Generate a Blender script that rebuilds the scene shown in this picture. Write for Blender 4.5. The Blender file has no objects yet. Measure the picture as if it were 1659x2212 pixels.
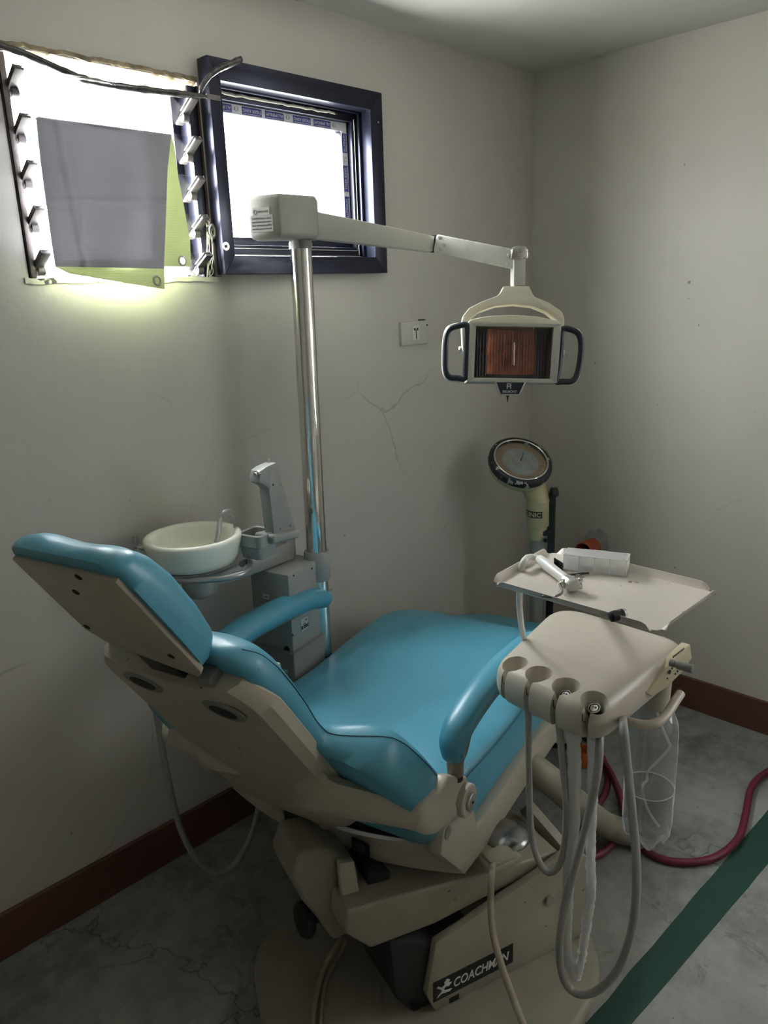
SKY = 48.0; EXPO = 1.25
import bpy, bmesh, math, random
from mathutils import Vector, Matrix, noise as mnoise
random.seed(7)
C = bpy.context.scene.collection
sc = bpy.context.scene
# ------------------------------------------------------------------ camera
H0 = 1.6
F = 1660.0; CX = 829.5; CY = 1106.0
CAM = Vector((-1.709*H0, -1.161*H0, H0))
_y, _p, _r = math.radians(45.20), math.radians(-15.66), math.radians(-2.12)
FW = Vector((math.cos(_y)*math.cos(_p), math.sin(_y)*math.cos(_p), math.sin(_p)))
_rt = Vector((math.sin(_y), -math.cos(_y), 0)); _up = _rt.cross(FW)
RT = _rt*math.cos(_r) + _up*math.sin(_r); UP = -_rt*math.sin(_r) + _up*math.cos(_r)
cd = bpy.data.cameras.new('camera'); cam = bpy.data.objects.new('camera', cd); C.objects.link(cam)
cam.matrix_world = Matrix(((RT.x, UP.x, -FW.x, CAM.x), (RT.y, UP.y, -FW.y, CAM.y), (RT.z, UP.z, -FW.z, CAM.z), (0, 0, 0, 1)))
cd.sensor_fit = 'HORIZONTAL'; cd.sensor_width = 36.0; cd.lens = F/1659*36.0; cd.clip_start = 0.02
sc.camera = cam
# measured picture points turned into places in the room (on a known plane)
def ray(x, y): return FW + RT*((x-CX)/F) - UP*((y-CY)/F)
def pz(x, y, z): d = ray(x, y); return CAM + d*((z-CAM.z)/d.z)
def py(x, y, Y=0.0): d = ray(x, y); return CAM + d*((Y-CAM.y)/d.y)
def px(x, y, X=0.0): d = ray(x, y); return CAM + d*((X-CAM.x)/d.x)
def pd(x, y, D): return CAM + ray(x, y)*D
# chair frame: u along the chair, V sideways from its middle (plus = camera side), z up
YA = math.radians(14.0); CU = Vector((math.cos(YA), math.sin(YA), 0)); CV = Vector((math.sin(YA), -math.cos(YA), 0)); V0 = 0.21
def W(u, V, z): return CU*u + CV*(V+V0) + Vector((0, 0, z))
def pv(x, y, V):
    d = ray(x, y); return CAM + d*((V+V0-CAM.dot(CV))/d.dot(CV))
def luz(x, y, V):
    P = pv(x, y, V); return (P.dot(CU), P.z)
# base frame
YB = math.radians(-17.4); BU = Vector((math.cos(YB), math.sin(YB), 0)); BV = Vector((math.sin(YB), -math.cos(YB), 0)); N0 = 1.405
def WB(u, n, z): return BU*u + BV*n + Vector((0, 0, z))
# ------------------------------------------------------------------ materials
def nt(name):
    m = bpy.data.materials.new(name); m.use_nodes = True; n = m.node_tree; n.nodes.clear()
    return m, n
def add(n, t, **k):
    x = n.nodes.new(t)
    for a, b in k.items():
        if a.startswith('i_'):
            x.inputs[a[2:].replace('_', ' ')].default_value = b
        else: setattr(x, a, b)
    return x
def ramp(n, fac, stops):
    r = n.nodes.new('ShaderNodeValToRGB'); e = r.color_ramp.elements
    while len(e) < len(stops): e.new(0.5)
    for i, (p, c) in enumerate(stops):
        e[i].position = p; e[i].color = (c[0], c[1], c[2], 1) if not isinstance(c, float) else (c, c, c, 1)
    n.links.new(fac, r.inputs[0]); return r.outputs[0]
def mixc(n, fac, a, b, mode='MIX'):
    m = n.nodes.new('ShaderNodeMix'); m.data_type = 'RGBA'; m.blend_type = mode
    for sck, v in ((m.inputs[0], fac), (m.inputs[6], a), (m.inputs[7], b)):
        if hasattr(v, 'is_output'): n.links.new(v, sck)
        elif isinstance(v, (int, float)): sck.default_value = v
        else: sck.default_value = (v[0], v[1], v[2], 1)
    return m.outputs[2]
def noise(n, scale, detail=4, rough=.55, vec=None, dist=0.0):
    x = add(n, 'ShaderNodeTexNoise'); x.inputs['Scale'].default_value = scale; x.inputs['Detail'].default_value = detail
    x.inputs['Roughness'].default_value = rough; x.inputs['Distortion'].default_value = dist
    if vec is None: vec = geo(n)
    n.links.new(vec, x.inputs['Vector']); return x.outputs['Fac']
def geo(n):
    for q in n.nodes:
        if q.type == 'NEW_GEOMETRY': return q.outputs['Position']
    return add(n, 'ShaderNodeNewGeometry').outputs['Position']
def bump(n, h, strength, dist=0.002, normal=None):
    b = add(n, 'ShaderNodeBump'); b.inputs['Strength'].default_value = strength; b.inputs['Distance'].default_value = dist
    n.links.new(h, b.inputs['Height'])
    if normal is not None: n.links.new(normal, b.inputs['Normal'])
    return b.outputs[0]
def finish(n, color, rough=.5, metal=0., normal=None, spec=.5, coat=0., **kw):
    p = add(n, 'ShaderNodeBsdfPrincipled'); o = add(n, 'ShaderNodeOutputMaterial')
    for nm, v in (('Base Color', color), ('Roughness', rough), ('Metallic', metal), ('Specular IOR Level', spec), ('Coat Weight', coat)):
        if hasattr(v, 'is_output'): n.links.new(v, p.inputs[nm])
        elif isinstance(v, (int, float)): p.inputs[nm].default_value = v
        else: p.inputs[nm].default_value = (v[0], v[1], v[2], 1)
    for k, v in kw.items(): p.inputs[k.replace('_', ' ')].default_value = v
    if normal is not None: n.links.new(normal, p.inputs['Normal'])
    n.links.new(p.outputs[0], o.inputs[0]); return p
def plain(name, c, rough=.5, metal=0., var=.06, scale=14., bmp=0., bscale=300., spec=.5, speck=None):
    m, n = nt(name)
    f = noise(n, scale, 5)
    lo = tuple(max(0, x*(1-var)) for x in c); hi = tuple(min(1, x*(1+var)) for x in c)
    col = ramp(n, f, [(.35, lo), (.65, hi)])
    if speck:
        s = ramp(n, noise(n, speck[0], 2), [(speck[1], 0.), (speck[1]+.02, 1.)])
        col = mixc(n, s, col, speck[2])
    rg = ramp(n, noise(n, scale*2.3, 4), [(.3, float(max(0, rough-.025))), (.7, float(min(1, rough+.03)))])
    nm = bump(n, noise(n, bscale, 3), bmp, .001) if bmp else None
    finish(n, col, rg, metal, nm, spec); return m
M = {}
def wallmat(name, c, c2):
    m, n = nt(name); P = geo(n)
    col = mixc(n, ramp(n, noise(n, 1.6, 5, .6), [(.35, 0.), (.7, 1.)]), c, c2)
    # roller streaks and patches of repair
    mp = add(n, 'ShaderNodeMapping'); n.links.new(P, mp.inputs[0]); mp.inputs['Scale'].default_value = (14, 14, 1.1)
    st = ramp(n, noise(n, 1.2, 6, .65, mp.outputs[0]), [(.52, 0.), (.75, .35)])
    col = mixc(n, st, col, tuple(min(1, x*1.10) for x in c))
    gr = ramp(n, noise(n, 7, 6, .7), [(.60, 0.), (.72, .22)])
    col = mixc(n, gr, col, tuple(x*.80 for x in c))
    sp = ramp(n, noise(n, 42, 2, .4), [(.765, 0.), (.78, .65)])
    col = mixc(n, sp, col, (.13, .11, .09))
    # hairline cracks
    ds = add(n, 'ShaderNodeTexNoise'); ds.inputs['Scale'].default_value = 5.; ds.inputs['Detail'].default_value = 6; n.links.new(P, ds.inputs['Vector'])
    va = add(n, 'ShaderNodeVectorMath', operation='MULTIPLY_ADD'); n.links.new(ds.outputs['Color'], va.inputs[0]); va.inputs[1].default_value = (.13, .13, .13); n.links.new(P, va.inputs[2])
    vo = add(n, 'ShaderNodeTexVoronoi', feature='DISTANCE_TO_EDGE'); vo.inputs['Scale'].default_value = 1.15; n.links.new(va.outputs[0], vo.inputs['Vector'])
    ck = ramp(n, vo.outputs['Distance'], [(.0, 1.), (.0035, 0.)])
    msk = ramp(n, noise(n, 1.1, 2), [(.50, 0.), (.58, .55)])
    cm = add(n, 'ShaderNodeMath', operation='MULTIPLY'); n.links.new(ck, cm.inputs[0]); n.links.new(msk, cm.inputs[1])
    col = mixc(n, cm.outputs[0], col, (.22, .2, .17))
    b1 = bump(n, noise(n, 3.2, 6, .62), .35, .012)
    b2 = bump(n, noise(n, 60, 4, .6), .14, .003, b1)
    finish(n, col, .62, 0, b2, .3); return m
M['wall'] = wallmat('wall_paint', (.505, .483, .436), (.555, .533, .486))
M['wall2'] = wallmat('wall_paint_beige', (.495, .468, .412), (.545, .513, .455))
M['ceil'] = plain('ceiling_paint', (.58, .57, .53), .8, var=.05, scale=1.2, bmp=.25, bscale=9)
def floormat():
    m, n = nt('concrete_floor')
    a = noise(n, 2.2, 8, .68, dist=.4); b = noise(n, 17, 7, .7)
    col = ramp(n, a, [(.3, (.085, .087, .078)), (.5, (.20, .205, .19)), (.72, (.32, .325, .30))])
    col = mixc(n, ramp(n, b, [(.42, 0.), (.68, .55)]), col, (.33, .33, .305))
    col = mixc(n, ramp(n, noise(n, 5, 5, .75, dist=1.2), [(.60, 0.), (.70, .6)]), col, (.085, .075, .06))
    col = mixc(n, ramp(n, noise(n, 70, 3), [(.70, 0.), (.74, .7)]), col, (.06, .055, .045))
    P = geo(n)
    ds = add(n, 'ShaderNodeTexNoise'); ds.inputs['Scale'].default_value = 6.; ds.inputs['Detail'].default_value = 6; n.links.new(P, ds.inputs['Vector'])
    va = add(n, 'ShaderNodeVectorMath', operation='MULTIPLY_ADD'); n.links.new(ds.outputs['Color'], va.inputs[0]); va.inputs[1].default_value = (.3, .3, .3); n.links.new(P, va.inputs[2])
    vo = add(n, 'ShaderNodeTexVoronoi', feature='DISTANCE_TO_EDGE'); vo.inputs['Scale'].default_value = 1.7; n.links.new(va.outputs[0], vo.inputs['Vector'])
    ck = ramp(n, vo.outputs['Distance'], [(.0, .8), (.006, 0.)])
    msk = ramp(n, noise(n, 1.7, 2), [(.48, 0.), (.56, 1.)])
    cm = add(n, 'ShaderNodeMath', operation='MULTIPLY'); n.links.new(ck, cm.inputs[0]); n.links.new(msk, cm.inputs[1])
    col = mixc(n, cm.outputs[0], col, (.05, .048, .04))
    b1 = bump(n, noise(n, 9, 8, .7), .5, .006)
    b2 = bump(n, b, .25, .003, b1)
    finish(n, col, ramp(n, a, [(.3, .42), (.7, .62)]), 0, b2, .45); return m
M['floor'] = floormat()
def painted_strip(name, c, under, th, rough=.5):
    m, n = nt(name)
    w = noise(n, 26, 7, .75); col = mixc(n, ramp(n, noise(n, 4, 5), [(.35, 0.), (.7, .5)]), c, tuple(x*1.35 for x in c))
    col = mixc(n, ramp(n, w, [(th, 0.), (th+.03, .9)]), col, under)
    finish(n, col, rough, 0, bump(n, noise(n, 20, 6, .65), .4, .003), .4); return m
M['skirt'] = painted_strip('skirting_paint', (.095, .040, .027), (.26, .25, .22), .74, .5)
M['green'] = painted_strip('green_floor_paint', (.012, .052, .037), (.13, .16, .14), .72, .42)
def vinyl():
    m, n = nt('blue_vinyl')
    col = ramp(n, noise(n, 3.5, 5, .6), [(.3, (.066, .295, .405)), (.7, (.088, .345, .47))])
    col = mixc(n, ramp(n, noise(n, 9, 5, .7), [(.55, 0.), (.8, .25)]), col, (.16, .38, .46))
    col = mixc(n, ramp(n, noise(n, 120, 1, .3), [(.80, 0.), (.815, .8)]), col, (.02, .04, .05))
    vo = add(n, 'ShaderNodeTexVoronoi'); vo.inputs['Scale'].default_value = 420; n.links.new(geo(n), vo.inputs['Vector'])
    b1 = bump(n, vo.outputs['Distance'], .12, .0006)
    wr = noise(n, 30, 4, .6, dist=1.0); b2 = bump(n, wr, .10, .002, b1)
    finish(n, col, ramp(n, noise(n, 6, 4), [(.3, .30), (.7, .43)]), 0, b2, .75); return m
M['vinyl'] = vinyl()
M['seam'] = plain('dark_seam_thread', (.015, .075, .105), .7)
M['beige'] = plain('beige_enamel', (.43, .39, .31), .36, var=.06, scale=5, bmp=.08, bscale=220, speck=(55, .735, (.1, .08, .06)))
M['cream'] = plain('cream_plastic', (.50, .452, .372), .3, var=.05, scale=4, bmp=.05, bscale=260, speck=(85, .76, (.12, .09, .07)))
M['creamtray'] = plain('tray_enamel', (.61, .555, .485), .38, var=.05, scale=6, bmp=.05, bscale=150, speck=(60, .72, (.22, .15, .1)))
M['baseenamel'] = plain('grimy_shaded_base_enamel', (.30, .27, .205), .4, var=.1, scale=6, bmp=.05, bscale=200, speck=(50, .73, (.07, .06, .05)))  # grime, plus the dimmer light low down put into the colour
M['yellowcream'] = plain('yellowed_plastic', (.48, .43, .29), .35, var=.07, scale=7)
M['grey'] = plain('grey_enamel', (.30, .305, .285), .38, var=.05, scale=6, bmp=.06, bscale=260, speck=(60, .76, (.06, .06, .05)))
M['grey2'] = plain('dark_grey_enamel', (.20, .205, .19), .42, var=.06, scale=6, bmp=.06)
M['housing'] = plain('backlit_housing_grey', (.33, .32, .285), .42)  # greyed so the colour carries the housing's backlit look
M['armwhite'] = plain('white_enamel', (.68, .67, .61), .28)  # spring arm whitened, its window reflection put into the colour
M['syrmetal'] = plain('syringe_metal', (.50, .50, .48), .42, .55)
M['tipmetal'] = plain('tip_metal', (.20, .20, .19), .35, .8)
M['satin'] = plain('satin_grey_metal', (.40, .40, .39), .32, .6)
M['lightarm'] = plain('off_white_enamel', (.52, .505, .45), .32, var=.03, scale=5)
M['lamphousing'] = plain('ivory_plastic', (.66, .62, .49), .35, var=.04, scale=6)
M['chrome'] = plain('chrome', (.72, .72, .70), .09, 1., var=.03, scale=30)
M['steel'] = plain('brushed_steel', (.60, .59, .55), .28, 1., var=.08, scale=40)
M['dullsteel'] = plain('dull_aluminium', (.52, .52, .50), .38, 1., var=.1, scale=25)
M['black'] = plain('black_plastic', (.012, .013, .015), .4)
M['chromedark'] = plain('worn_chrome', (.30, .30, .29), .25, 1., var=.12, scale=30)
M['brownpost'] = plain('worn_bronze_enamel', (.24, .20, .15), .35, .3)
M['scalecream2'] = plain('dusty_cream_plastic', (.36, .34, .26), .5)
M['rubber'] = plain('black_rubber', (.018, .018, .018), .75)
M['navy'] = plain('navy_trim', (.012, .018, .03), .35)
M['alu'] = plain('dark_anodised_aluminium', (.018, .02, .036), .33, .55, var=.15, scale=12, speck=(90, .78, (.3, .3, .3)))
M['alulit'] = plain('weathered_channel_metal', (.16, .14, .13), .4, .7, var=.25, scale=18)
M['hose'] = plain('grey_rubber_hose', (.34, .335, .31), .48, var=.05, scale=20)
M['hosedark'] = plain('dark_grey_hose', (.25, .255, .245), .5)
M['hosepale'] = plain('pale_hose', (.55, .58, .56), .42, var=.04, scale=20)
M['cord'] = plain('beige_cord', (.30, .25, .185), .5)
M['red'] = plain('red_rubber_hose', (.13, .012, .028), .45, var=.12, scale=30, bmp=.2, bscale=400)
M['orange'] = plain('orange_pvc', (.50, .12, .03), .5, var=.12)
M['orangered'] = plain('terracotta_pvc', (.42, .10, .045), .5, var=.12)
M['white'] = plain('white_plastic', (.72, .71, .67), .4, var=.03)
M['label'] = plain('white_label', (.62, .62, .60), .55, var=.05)
M['labelgrey'] = plain('pale_grey_label', (.44, .44, .41), .55, var=.05)
M['socketwhite'] = plain('socket_plastic', (.52, .51, .46), .4, var=.05)
M['ink'] = plain('black_ink', (.01, .01, .01), .6)
M['inkgrey'] = plain('faded_ink', (.16, .15, .14), .6)
M['inkblue'] = plain('blue_print', (.045, .06, .24), .45)
M['film'] = plain('white_protective_film', (.62, .63, .66), .4, var=.05)
M['lampframe'] = plain('grey_ivory_plastic', (.40, .40, .345), .38)
M['porcelain'] = plain('milky_porcelain', (.84, .84, .72), .16, var=.02, scale=5, spec=.6)
M['brownplate'] = plain('brown_plate', (.05, .028, .018), .4)
M['scalecream'] = plain('scale_cream_enamel', (.52, .48, .29), .38, var=.08, scale=9, speck=(40, .70, (.18, .13, .07)))
M['peel'] = plain('peeling_white_enamel', (.60, .57, .48), .6, var=.1, scale=20, speck=(22, .62, (.04, .03, .03)))
M['dialface'] = plain('dial_paper', (.34, .22, .12), .5, var=.15, scale=30)
M['dialcentre'] = plain('dial_grey_disc', (.30, .31, .30), .35, var=.15, scale=40)
M['amber'] = plain('amber_reflector', (.62, .27, .11), .35, .3, var=.25, scale=35)
M['chipblack'] = plain('chipped_black_paint', (.012, .013, .018), .35, speck=(38, .60, (.42, .40, .34)))
M['soffit'] = plain('rough_mortar', (.24, .19, .125), .9, var=.35, scale=30, bmp=1., bscale=70)
M['paintmark'] = plain('grey_cement_patch', (.37, .37, .36), .8, var=.15, scale=30)
M['clip'] = plain('backlit_clip_metal', (.10, .09, .09), .5, .3)  # dark tone paints the clips as backlit silhouettes
M['tape'] = plain('glossy_black_wrap', (.05, .045, .042), .18, var=.5, scale=60)
def glassy(name, tint, rough=.02, gloss=.10, edge=.6, rim_light=0.):
    m, n = nt(name)
    t = add(n, 'ShaderNodeBsdfTransparent'); t.inputs[0].default_value = (*tint, 1)
    g = add(n, 'ShaderNodeBsdfGlossy'); g.inputs['Roughness'].default_value = rough; g.inputs[0].default_value = (1, 1, 1, 1)
    lw = add(n, 'ShaderNodeLayerWeight'); lw.inputs[0].default_value = .25
    f = ramp(n, lw.outputs['Facing'], [(.0, float(gloss*.4)), (.7, float(gloss)), (1., float(edge))])
    mx = add(n, 'ShaderNodeMixShader'); n.links.new(f, mx.inputs[0]); n.links.new(t.outputs[0], mx.inputs[1]); n.links.new(g.outputs[0], mx.inputs[2])
    if rim_light:
        d = add(n, 'ShaderNodeBsdfDiffuse'); d.inputs[0].default_value = (.85, .85, .85, 1); m2 = add(n, 'ShaderNodeMixShader'); n.links.new(ramp(n, lw.outputs['Facing'], [(.0, float(rim_light)), (.5, float(rim_light*1.8)), (.85, .8)]), m2.inputs[0])  # diffuse white rim paints the edge brightness that refracted window light gives
        n.links.new(mx.outputs[0], m2.inputs[1]); n.links.new(d.outputs[0], m2.inputs[2]); mx = m2
    o = add(n, 'ShaderNodeOutputMaterial'); n.links.new(mx.outputs[0], o.inputs[0]); return m
M['pane'] = glassy('window_glass', (.93, .95, .95))
M['pet'] = glassy('clear_bottle_plastic', (.88, .89, .88), .12, .22, .75, .07)
M['water'] = glassy('water', (.74, .76, .76), .05, .14, .6, .03)
M['lens'] = glassy('smoked_ribbed_lens', (.80, .72, .68), .15, .05, .2)
def milky(name, c, tr, rough=.35):
    m, n = nt(name)
    d = add(n, 'ShaderNodeBsdfDiffuse'); d.inputs[0].default_value = (*c, 1)
    tl = add(n, 'ShaderNodeBsdfTranslucent'); tl.inputs[0].default_value = (*c, 1)
    t = add(n, 'ShaderNodeBsdfTransparent'); t.inputs[0].default_value = (.95, .95, .95, 1)
    g = add(n, 'ShaderNodeBsdfGlossy'); g.inputs['Roughness'].default_value = rough
    a = add(n, 'ShaderNodeMixShader'); a.inputs[0].default_value = .5; n.links.new(d.outputs[0], a.inputs[1]); n.links.new(tl.outputs[0], a.inputs[2])
    b = add(n, 'ShaderNodeMixShader'); b.inputs[0].default_value = tr; n.links.new(a.outputs[0], b.inputs[1]); n.links.new(t.outputs[0], b.inputs[2])
    c_ = add(n, 'ShaderNodeMixShader'); c_.inputs[0].default_value = .06; n.links.new(b.outputs[0], c_.inputs[1]); n.links.new(g.outputs[0], c_.inputs[2])
    o = add(n, 'ShaderNodeOutputMaterial'); n.links.new(c_.outputs[0], o.inputs[0]); return m
M['milky'] = milky('milky_clear_plastic', (.92, .92, .91), .66, .2)
M['sleeve'] = milky('plastic_sleeve', (.92, .92, .91), .06, .10)
def tarp(name, c, trans):
    m, n = nt(name)
    w = add(n, 'ShaderNodeTexWave'); w.bands_direction = 'Z'; w.inputs['Scale'].default_value = 55; w.inputs['Distortion'].default_value = 1.5; n.links.new(geo(n), w.inputs['Vector'])
    col = mixc(n, ramp(n, noise(n, 5, 4), [(.35, 0.), (.7, .5)]), c, tuple(x*.8 for x in c))
    d = add(n, 'ShaderNodeBsdfDiffuse'); tl = add(n, 'ShaderNodeBsdfTranslucent')
    n.links.new(col, d.inputs[0]); n.links.new(col, tl.inputs[0])
    bm_ = bump(n, w.outputs['Fac'], .2, .001); n.links.new(bm_, d.inputs['Normal'])
    a = add(n, 'ShaderNodeMixShader'); a.inputs[0].default_value = trans; n.links.new(d.outputs[0], a.inputs[1]); n.links.new(tl.outputs[0], a.inputs[2])
    g = add(n, 'ShaderNodeBsdfGlossy'); g.inputs['Roughness'].default_value = .35
    b = add(n, 'ShaderNodeMixShader'); b.inputs[0].default_value = .04; n.links.new(a.outputs[0], b.inputs[1]); n.links.new(g.outputs[0], b.inputs[2])
    o = add(n, 'ShaderNodeOutputMaterial'); n.links.new(b.outputs[0], o.inputs[0]); return m
M['milkyedge'] = milky('milky_plastic_edge', (.90, .90, .90), .15, .15)
M['glossblack'] = plain('glossy_black', (.012, .012, .013), .08)
M['darksteel'] = plain('dark_steel', (.10, .10, .10), .25, 1.)
M['hosewhite'] = plain('white_hose', (.66, .67, .64), .4)
M['beigedark'] = plain('dusty_shaded_beige_enamel', (.27, .245, .19), .5)  # beige enamel darkened for dust and for painted shade under the chair
M['platebl'] = plain('plate_blue_border', (.12, .24, .28), .4)
M['tarpgrey'] = tarp('grey_tarpaulin', (.40, .40, .44), .12)
M['tarpgreen'] = tarp('yellow_green_tarpaulin', (.63, .69, .36), .11)
def frosted():
    m, n = nt('frosted_fill_glass'); tl = add(n, 'ShaderNodeBsdfTranslucent'); tl.inputs[0].default_value = (.35, .35, .35, 1); d = add(n, 'ShaderNodeBsdfDiffuse'); d.inputs[0].default_value = (.3, .3, .3, 1)
    a = add(n, 'ShaderNodeMixShader'); a.inputs[0].default_value = .3; n.links.new(tl.outputs[0], a.inputs[1]); n.links.new(d.outputs[0], a.inputs[2]); o = add(n, 'ShaderNodeOutputMaterial'); n.links.new(a.outputs[0], o.inputs[0]); return m
M['frost'] = frosted()  # pane of the added fill window
# ------------------------------------------------------------------ mesh helpers
def autosmooth(bm, ang=35):
    c = math.cos(math.radians(ang))
    for f in bm.faces: f.smooth = True
    bm.normal_update()
    for e in bm.edges:
        if len(e.link_faces) == 2:
            e.smooth = e.link_faces[0].normal.dot(e.link_faces[1].normal) > c
        else: e.smooth = False
def obj(name, bm, mat, parent=None, smooth=35, kind=None):
    if smooth: autosmooth(bm, smooth)
    me = bpy.data.meshes.new(name)
    wl = Vector((0, 0, 0))
    if parent is None:
        xs = [v.co for v in bm.verts]
        wl = Vector((sum(v.x for v in xs)/len(xs), sum(v.y for v in xs)/len(xs), min(v.z for v in xs)))
    else:
        p = parent
        while p is not None: wl = wl + p.location; p = p.parent
    bmesh.ops.translate(bm, verts=bm.verts, vec=-wl)
    bm.to_mesh(me); bm.free()
    mats = mat if isinstance(mat, (list, tuple)) else [mat]
    for m in mats: me.materials.append(M[m] if isinstance(m, str) else m)
    o = bpy.data.objects.new(name, me); C.objects.link(o)
    if parent is None: o.location = wl
    else: o.parent = parent
    if kind: o['kind'] = kind
    return o
def thing(name, label, cat, loc, group=None):
    o = bpy.data.objects.new(name, None); C.objects.link(o); o.location = loc; o.empty_display_size = .05
    o['label'] = label; o['category'] = cat
    if group: o['group'] = group
    return o
def tag(o, label, cat, group=None):
    o['label'] = label; o['category'] = cat
    if group: o['group'] = group
    return o
def B(): return bmesh.new()
def merge(bm, b2, mi=0):
    vm = [bm.verts.new(v.co) for v in b2.verts]; b2.verts.index_update()
    for f in b2.faces:
        try:
            g = bm.faces.new([vm[v.index] for v in f.verts]); g.material_index = mi or f.material_index
        except ValueError: pass
    b2.free()
def recalc(bm): bmesh.ops.recalc_face_normals(bm, faces=bm.faces)
def box(bm, fr, x0, x1, y0, y1, z0, z1, bev=0., seg=2, mi=0):
    """fr(x,y,z)->world"""
    b = bmesh.new(); vs = [b.verts.new((x, y, z)) for x in (x0, x1) for y in (y0, y1) for z in (z0, z1)]
    for f in ((0, 1, 3, 2), (4, 6, 7, 5), (0, 4, 5, 1), (2, 3, 7, 6), (0, 2, 6, 4), (1, 5, 7, 3)): b.faces.new([vs[i] for i in f])
    recalc(b)
    if bev: bmesh.ops.bevel(b, geom=list(b.edges), offset=bev, segments=seg, profile=.5, affect='EDGES')
    for v in b.verts: v.co = fr(*v.co)
    recalc(b); merge(bm, b, mi); return bm
def ID(x, y, z): return Vector((x, y, z))
def frame(O, X, Y, Z):
    O = Vector(O); X = Vector(X).normalized(); Y = Vector(Y).normalized(); Z = Vector(Z).normalized()
    return lambda x, y, z: O + X*x + Y*y + Z*z
def prism(bm, pts, fr, y0, y1, bev=0., seg=2, mi=0, only_caps=False):
    """polygon pts (a,b) placed by fr(a, y, b), extruded y0..y1"""
    b = bmesh.new(); n = len(pts)
    A = [b.verts.new((p[0], y0, p[1])) for p in pts]; D = [b.verts.new((p[0], y1, p[1])) for p in pts]
    b.faces.new(A); b.faces.new(D[::-1])
    for i in range(n): b.faces.new([A[i], A[(i+1) % n], D[(i+1) % n], D[i]])
    recalc(b)
    if bev:
        es = [e for e in b.edges if (not only_caps) or abs(e.verts[0].co.y-e.verts[1].co.y) < 1e-6]
        bmesh.ops.bevel(b, geom=es, offset=bev, segments=seg, profile=.5, affect='EDGES')
    for v in b.verts: v.co = fr(v.co.x, v.co.y, v.co.z)
    recalc(b); merge(bm, b, mi); return bm
def cr(pts, n=8, closed=False):
    P = [Vector(p) for p in pts]; out = []; N = len(P)
    rng = range(N if closed else N-1)
    for i in rng:
        p0 = P[(i-1) % N] if closed or i > 0 else P[0]*2-P[1]
        p1 = P[i]; p2 = P[(i+1) % N]
        p3 = P[(i+2) % N] if closed or i+2 < N else P[-1]*2-P[-2]
        for k in range(n):
            t = k/n
            out.append(.5*((2*p1)+(-p0+p2)*t+(2*p0-5*p1+4*p2-p3)*t*t+(-p0+3*p1-3*p2+p3)*t**3))
    if not closed: out.append(P[-1].copy())
    return out
def interp(vals, n, m):
    """values given per control point -> per sample"""
    out = []
    for i in range(m):
        t = i/(m-1)*(len(vals)-1); k = min(int(t), len(vals)-2); out.append(vals[k]*(1-(t-k))+vals[k+1]*(t-k))
    return out
def tube(bm, path, r, seg=12, closed=False, cap=True, rfun=None, flat=None, ref=None, mi=0):
    P = [Vector(p) for p in path]; N = len(P)
    rs = r if isinstance(r, (list, tuple)) else [r]*N
    rings = []; prev = None
    for i in range(N):
        a = P[(i-1) % N] if (closed or i > 0) else P[i]; c = P[(i+1) % N] if (closed or i < N-1) else P[i]
        t = (c-a).normalized()
        if prev is None:
            q = Vector(ref) if ref else (Vector((0, 0, 1)) if abs(t.z) < .9 else Vector((1, 0, 0)))
        else: q = prev
        nx = (q - t*q.dot(t))
        if nx.length < 1e-6: nx = t.orthogonal()
        nx.normalize(); ny = t.cross(nx); prev = nx
        ring = []
        for k in range(seg):
            a_ = 2*math.pi*k/seg; rr = rs[i]*(rfun(i, k) if rfun else 1)
            ring.append(bm.verts.new(P[i] + nx*math.cos(a_)*rr*(flat[0] if flat else 1) + ny*math.sin(a_)*rr*(flat[1] if flat else 1)))
        rings.append(ring)
    for i in range(N if closed else N-1):
        A, D = rings[i], rings[(i+1) % N]
        for k in range(seg):
            f = bm.faces.new([A[k], A[(k+1) % seg], D[(k+1) % seg], D[k]]); f.material_index = mi
    if cap and not closed:
        bm.faces.new(rings[0][::-1]).material_index = mi; bm.faces.new(rings[-1]).material_index = mi
    return bm
def hose(name, ctrl, r, mat, parent=None, n=10, seg=12):
    bm = B(); tube(bm, cr(ctrl, n), r, seg); recalc(bm); return obj(name, bm, mat, parent, 60)
def lathe(bm, prof, fr, seg=32, cap0=True, cap1=True, mi=0, ang=2*math.pi):
    """prof list of (r,z); fr(x,y,z)"""
    rings = []
    for r, z in prof:
        rings.append([bm.verts.new(fr(r*math.cos(ang*k/seg), r*math.sin(ang*k/seg), z)) for k in range(seg)])
    for i in range(len(rings)-1):
        A, D = rings[i], rings[i+1]
        for k in range(seg): bm.faces.new([A[k], A[(k+1) % seg], D[(k+1) % seg], D[k]]).material_index = mi
    if cap0: bm.faces.new(rings[0][::-1]).material_index = mi
    if cap1: bm.faces.new(rings[-1]).material_index = mi
    return bm
def loft(bm, rings, closed=True, cap=True, mi=0):
    R = [[bm.verts.new(p) for p in r] for r in rings]; n = len(R[0])
    for i in range(len(R)-1):
        for k in range(n if closed else n-1):
            bm.faces.new([R[i][k], R[i][(k+1) % n], R[i+1][(k+1) % n], R[i+1][k]]).material_index = mi
    if cap and closed: bm.faces.new(R[0][::-1]); bm.faces.new(R[-1])
    return bm
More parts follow.
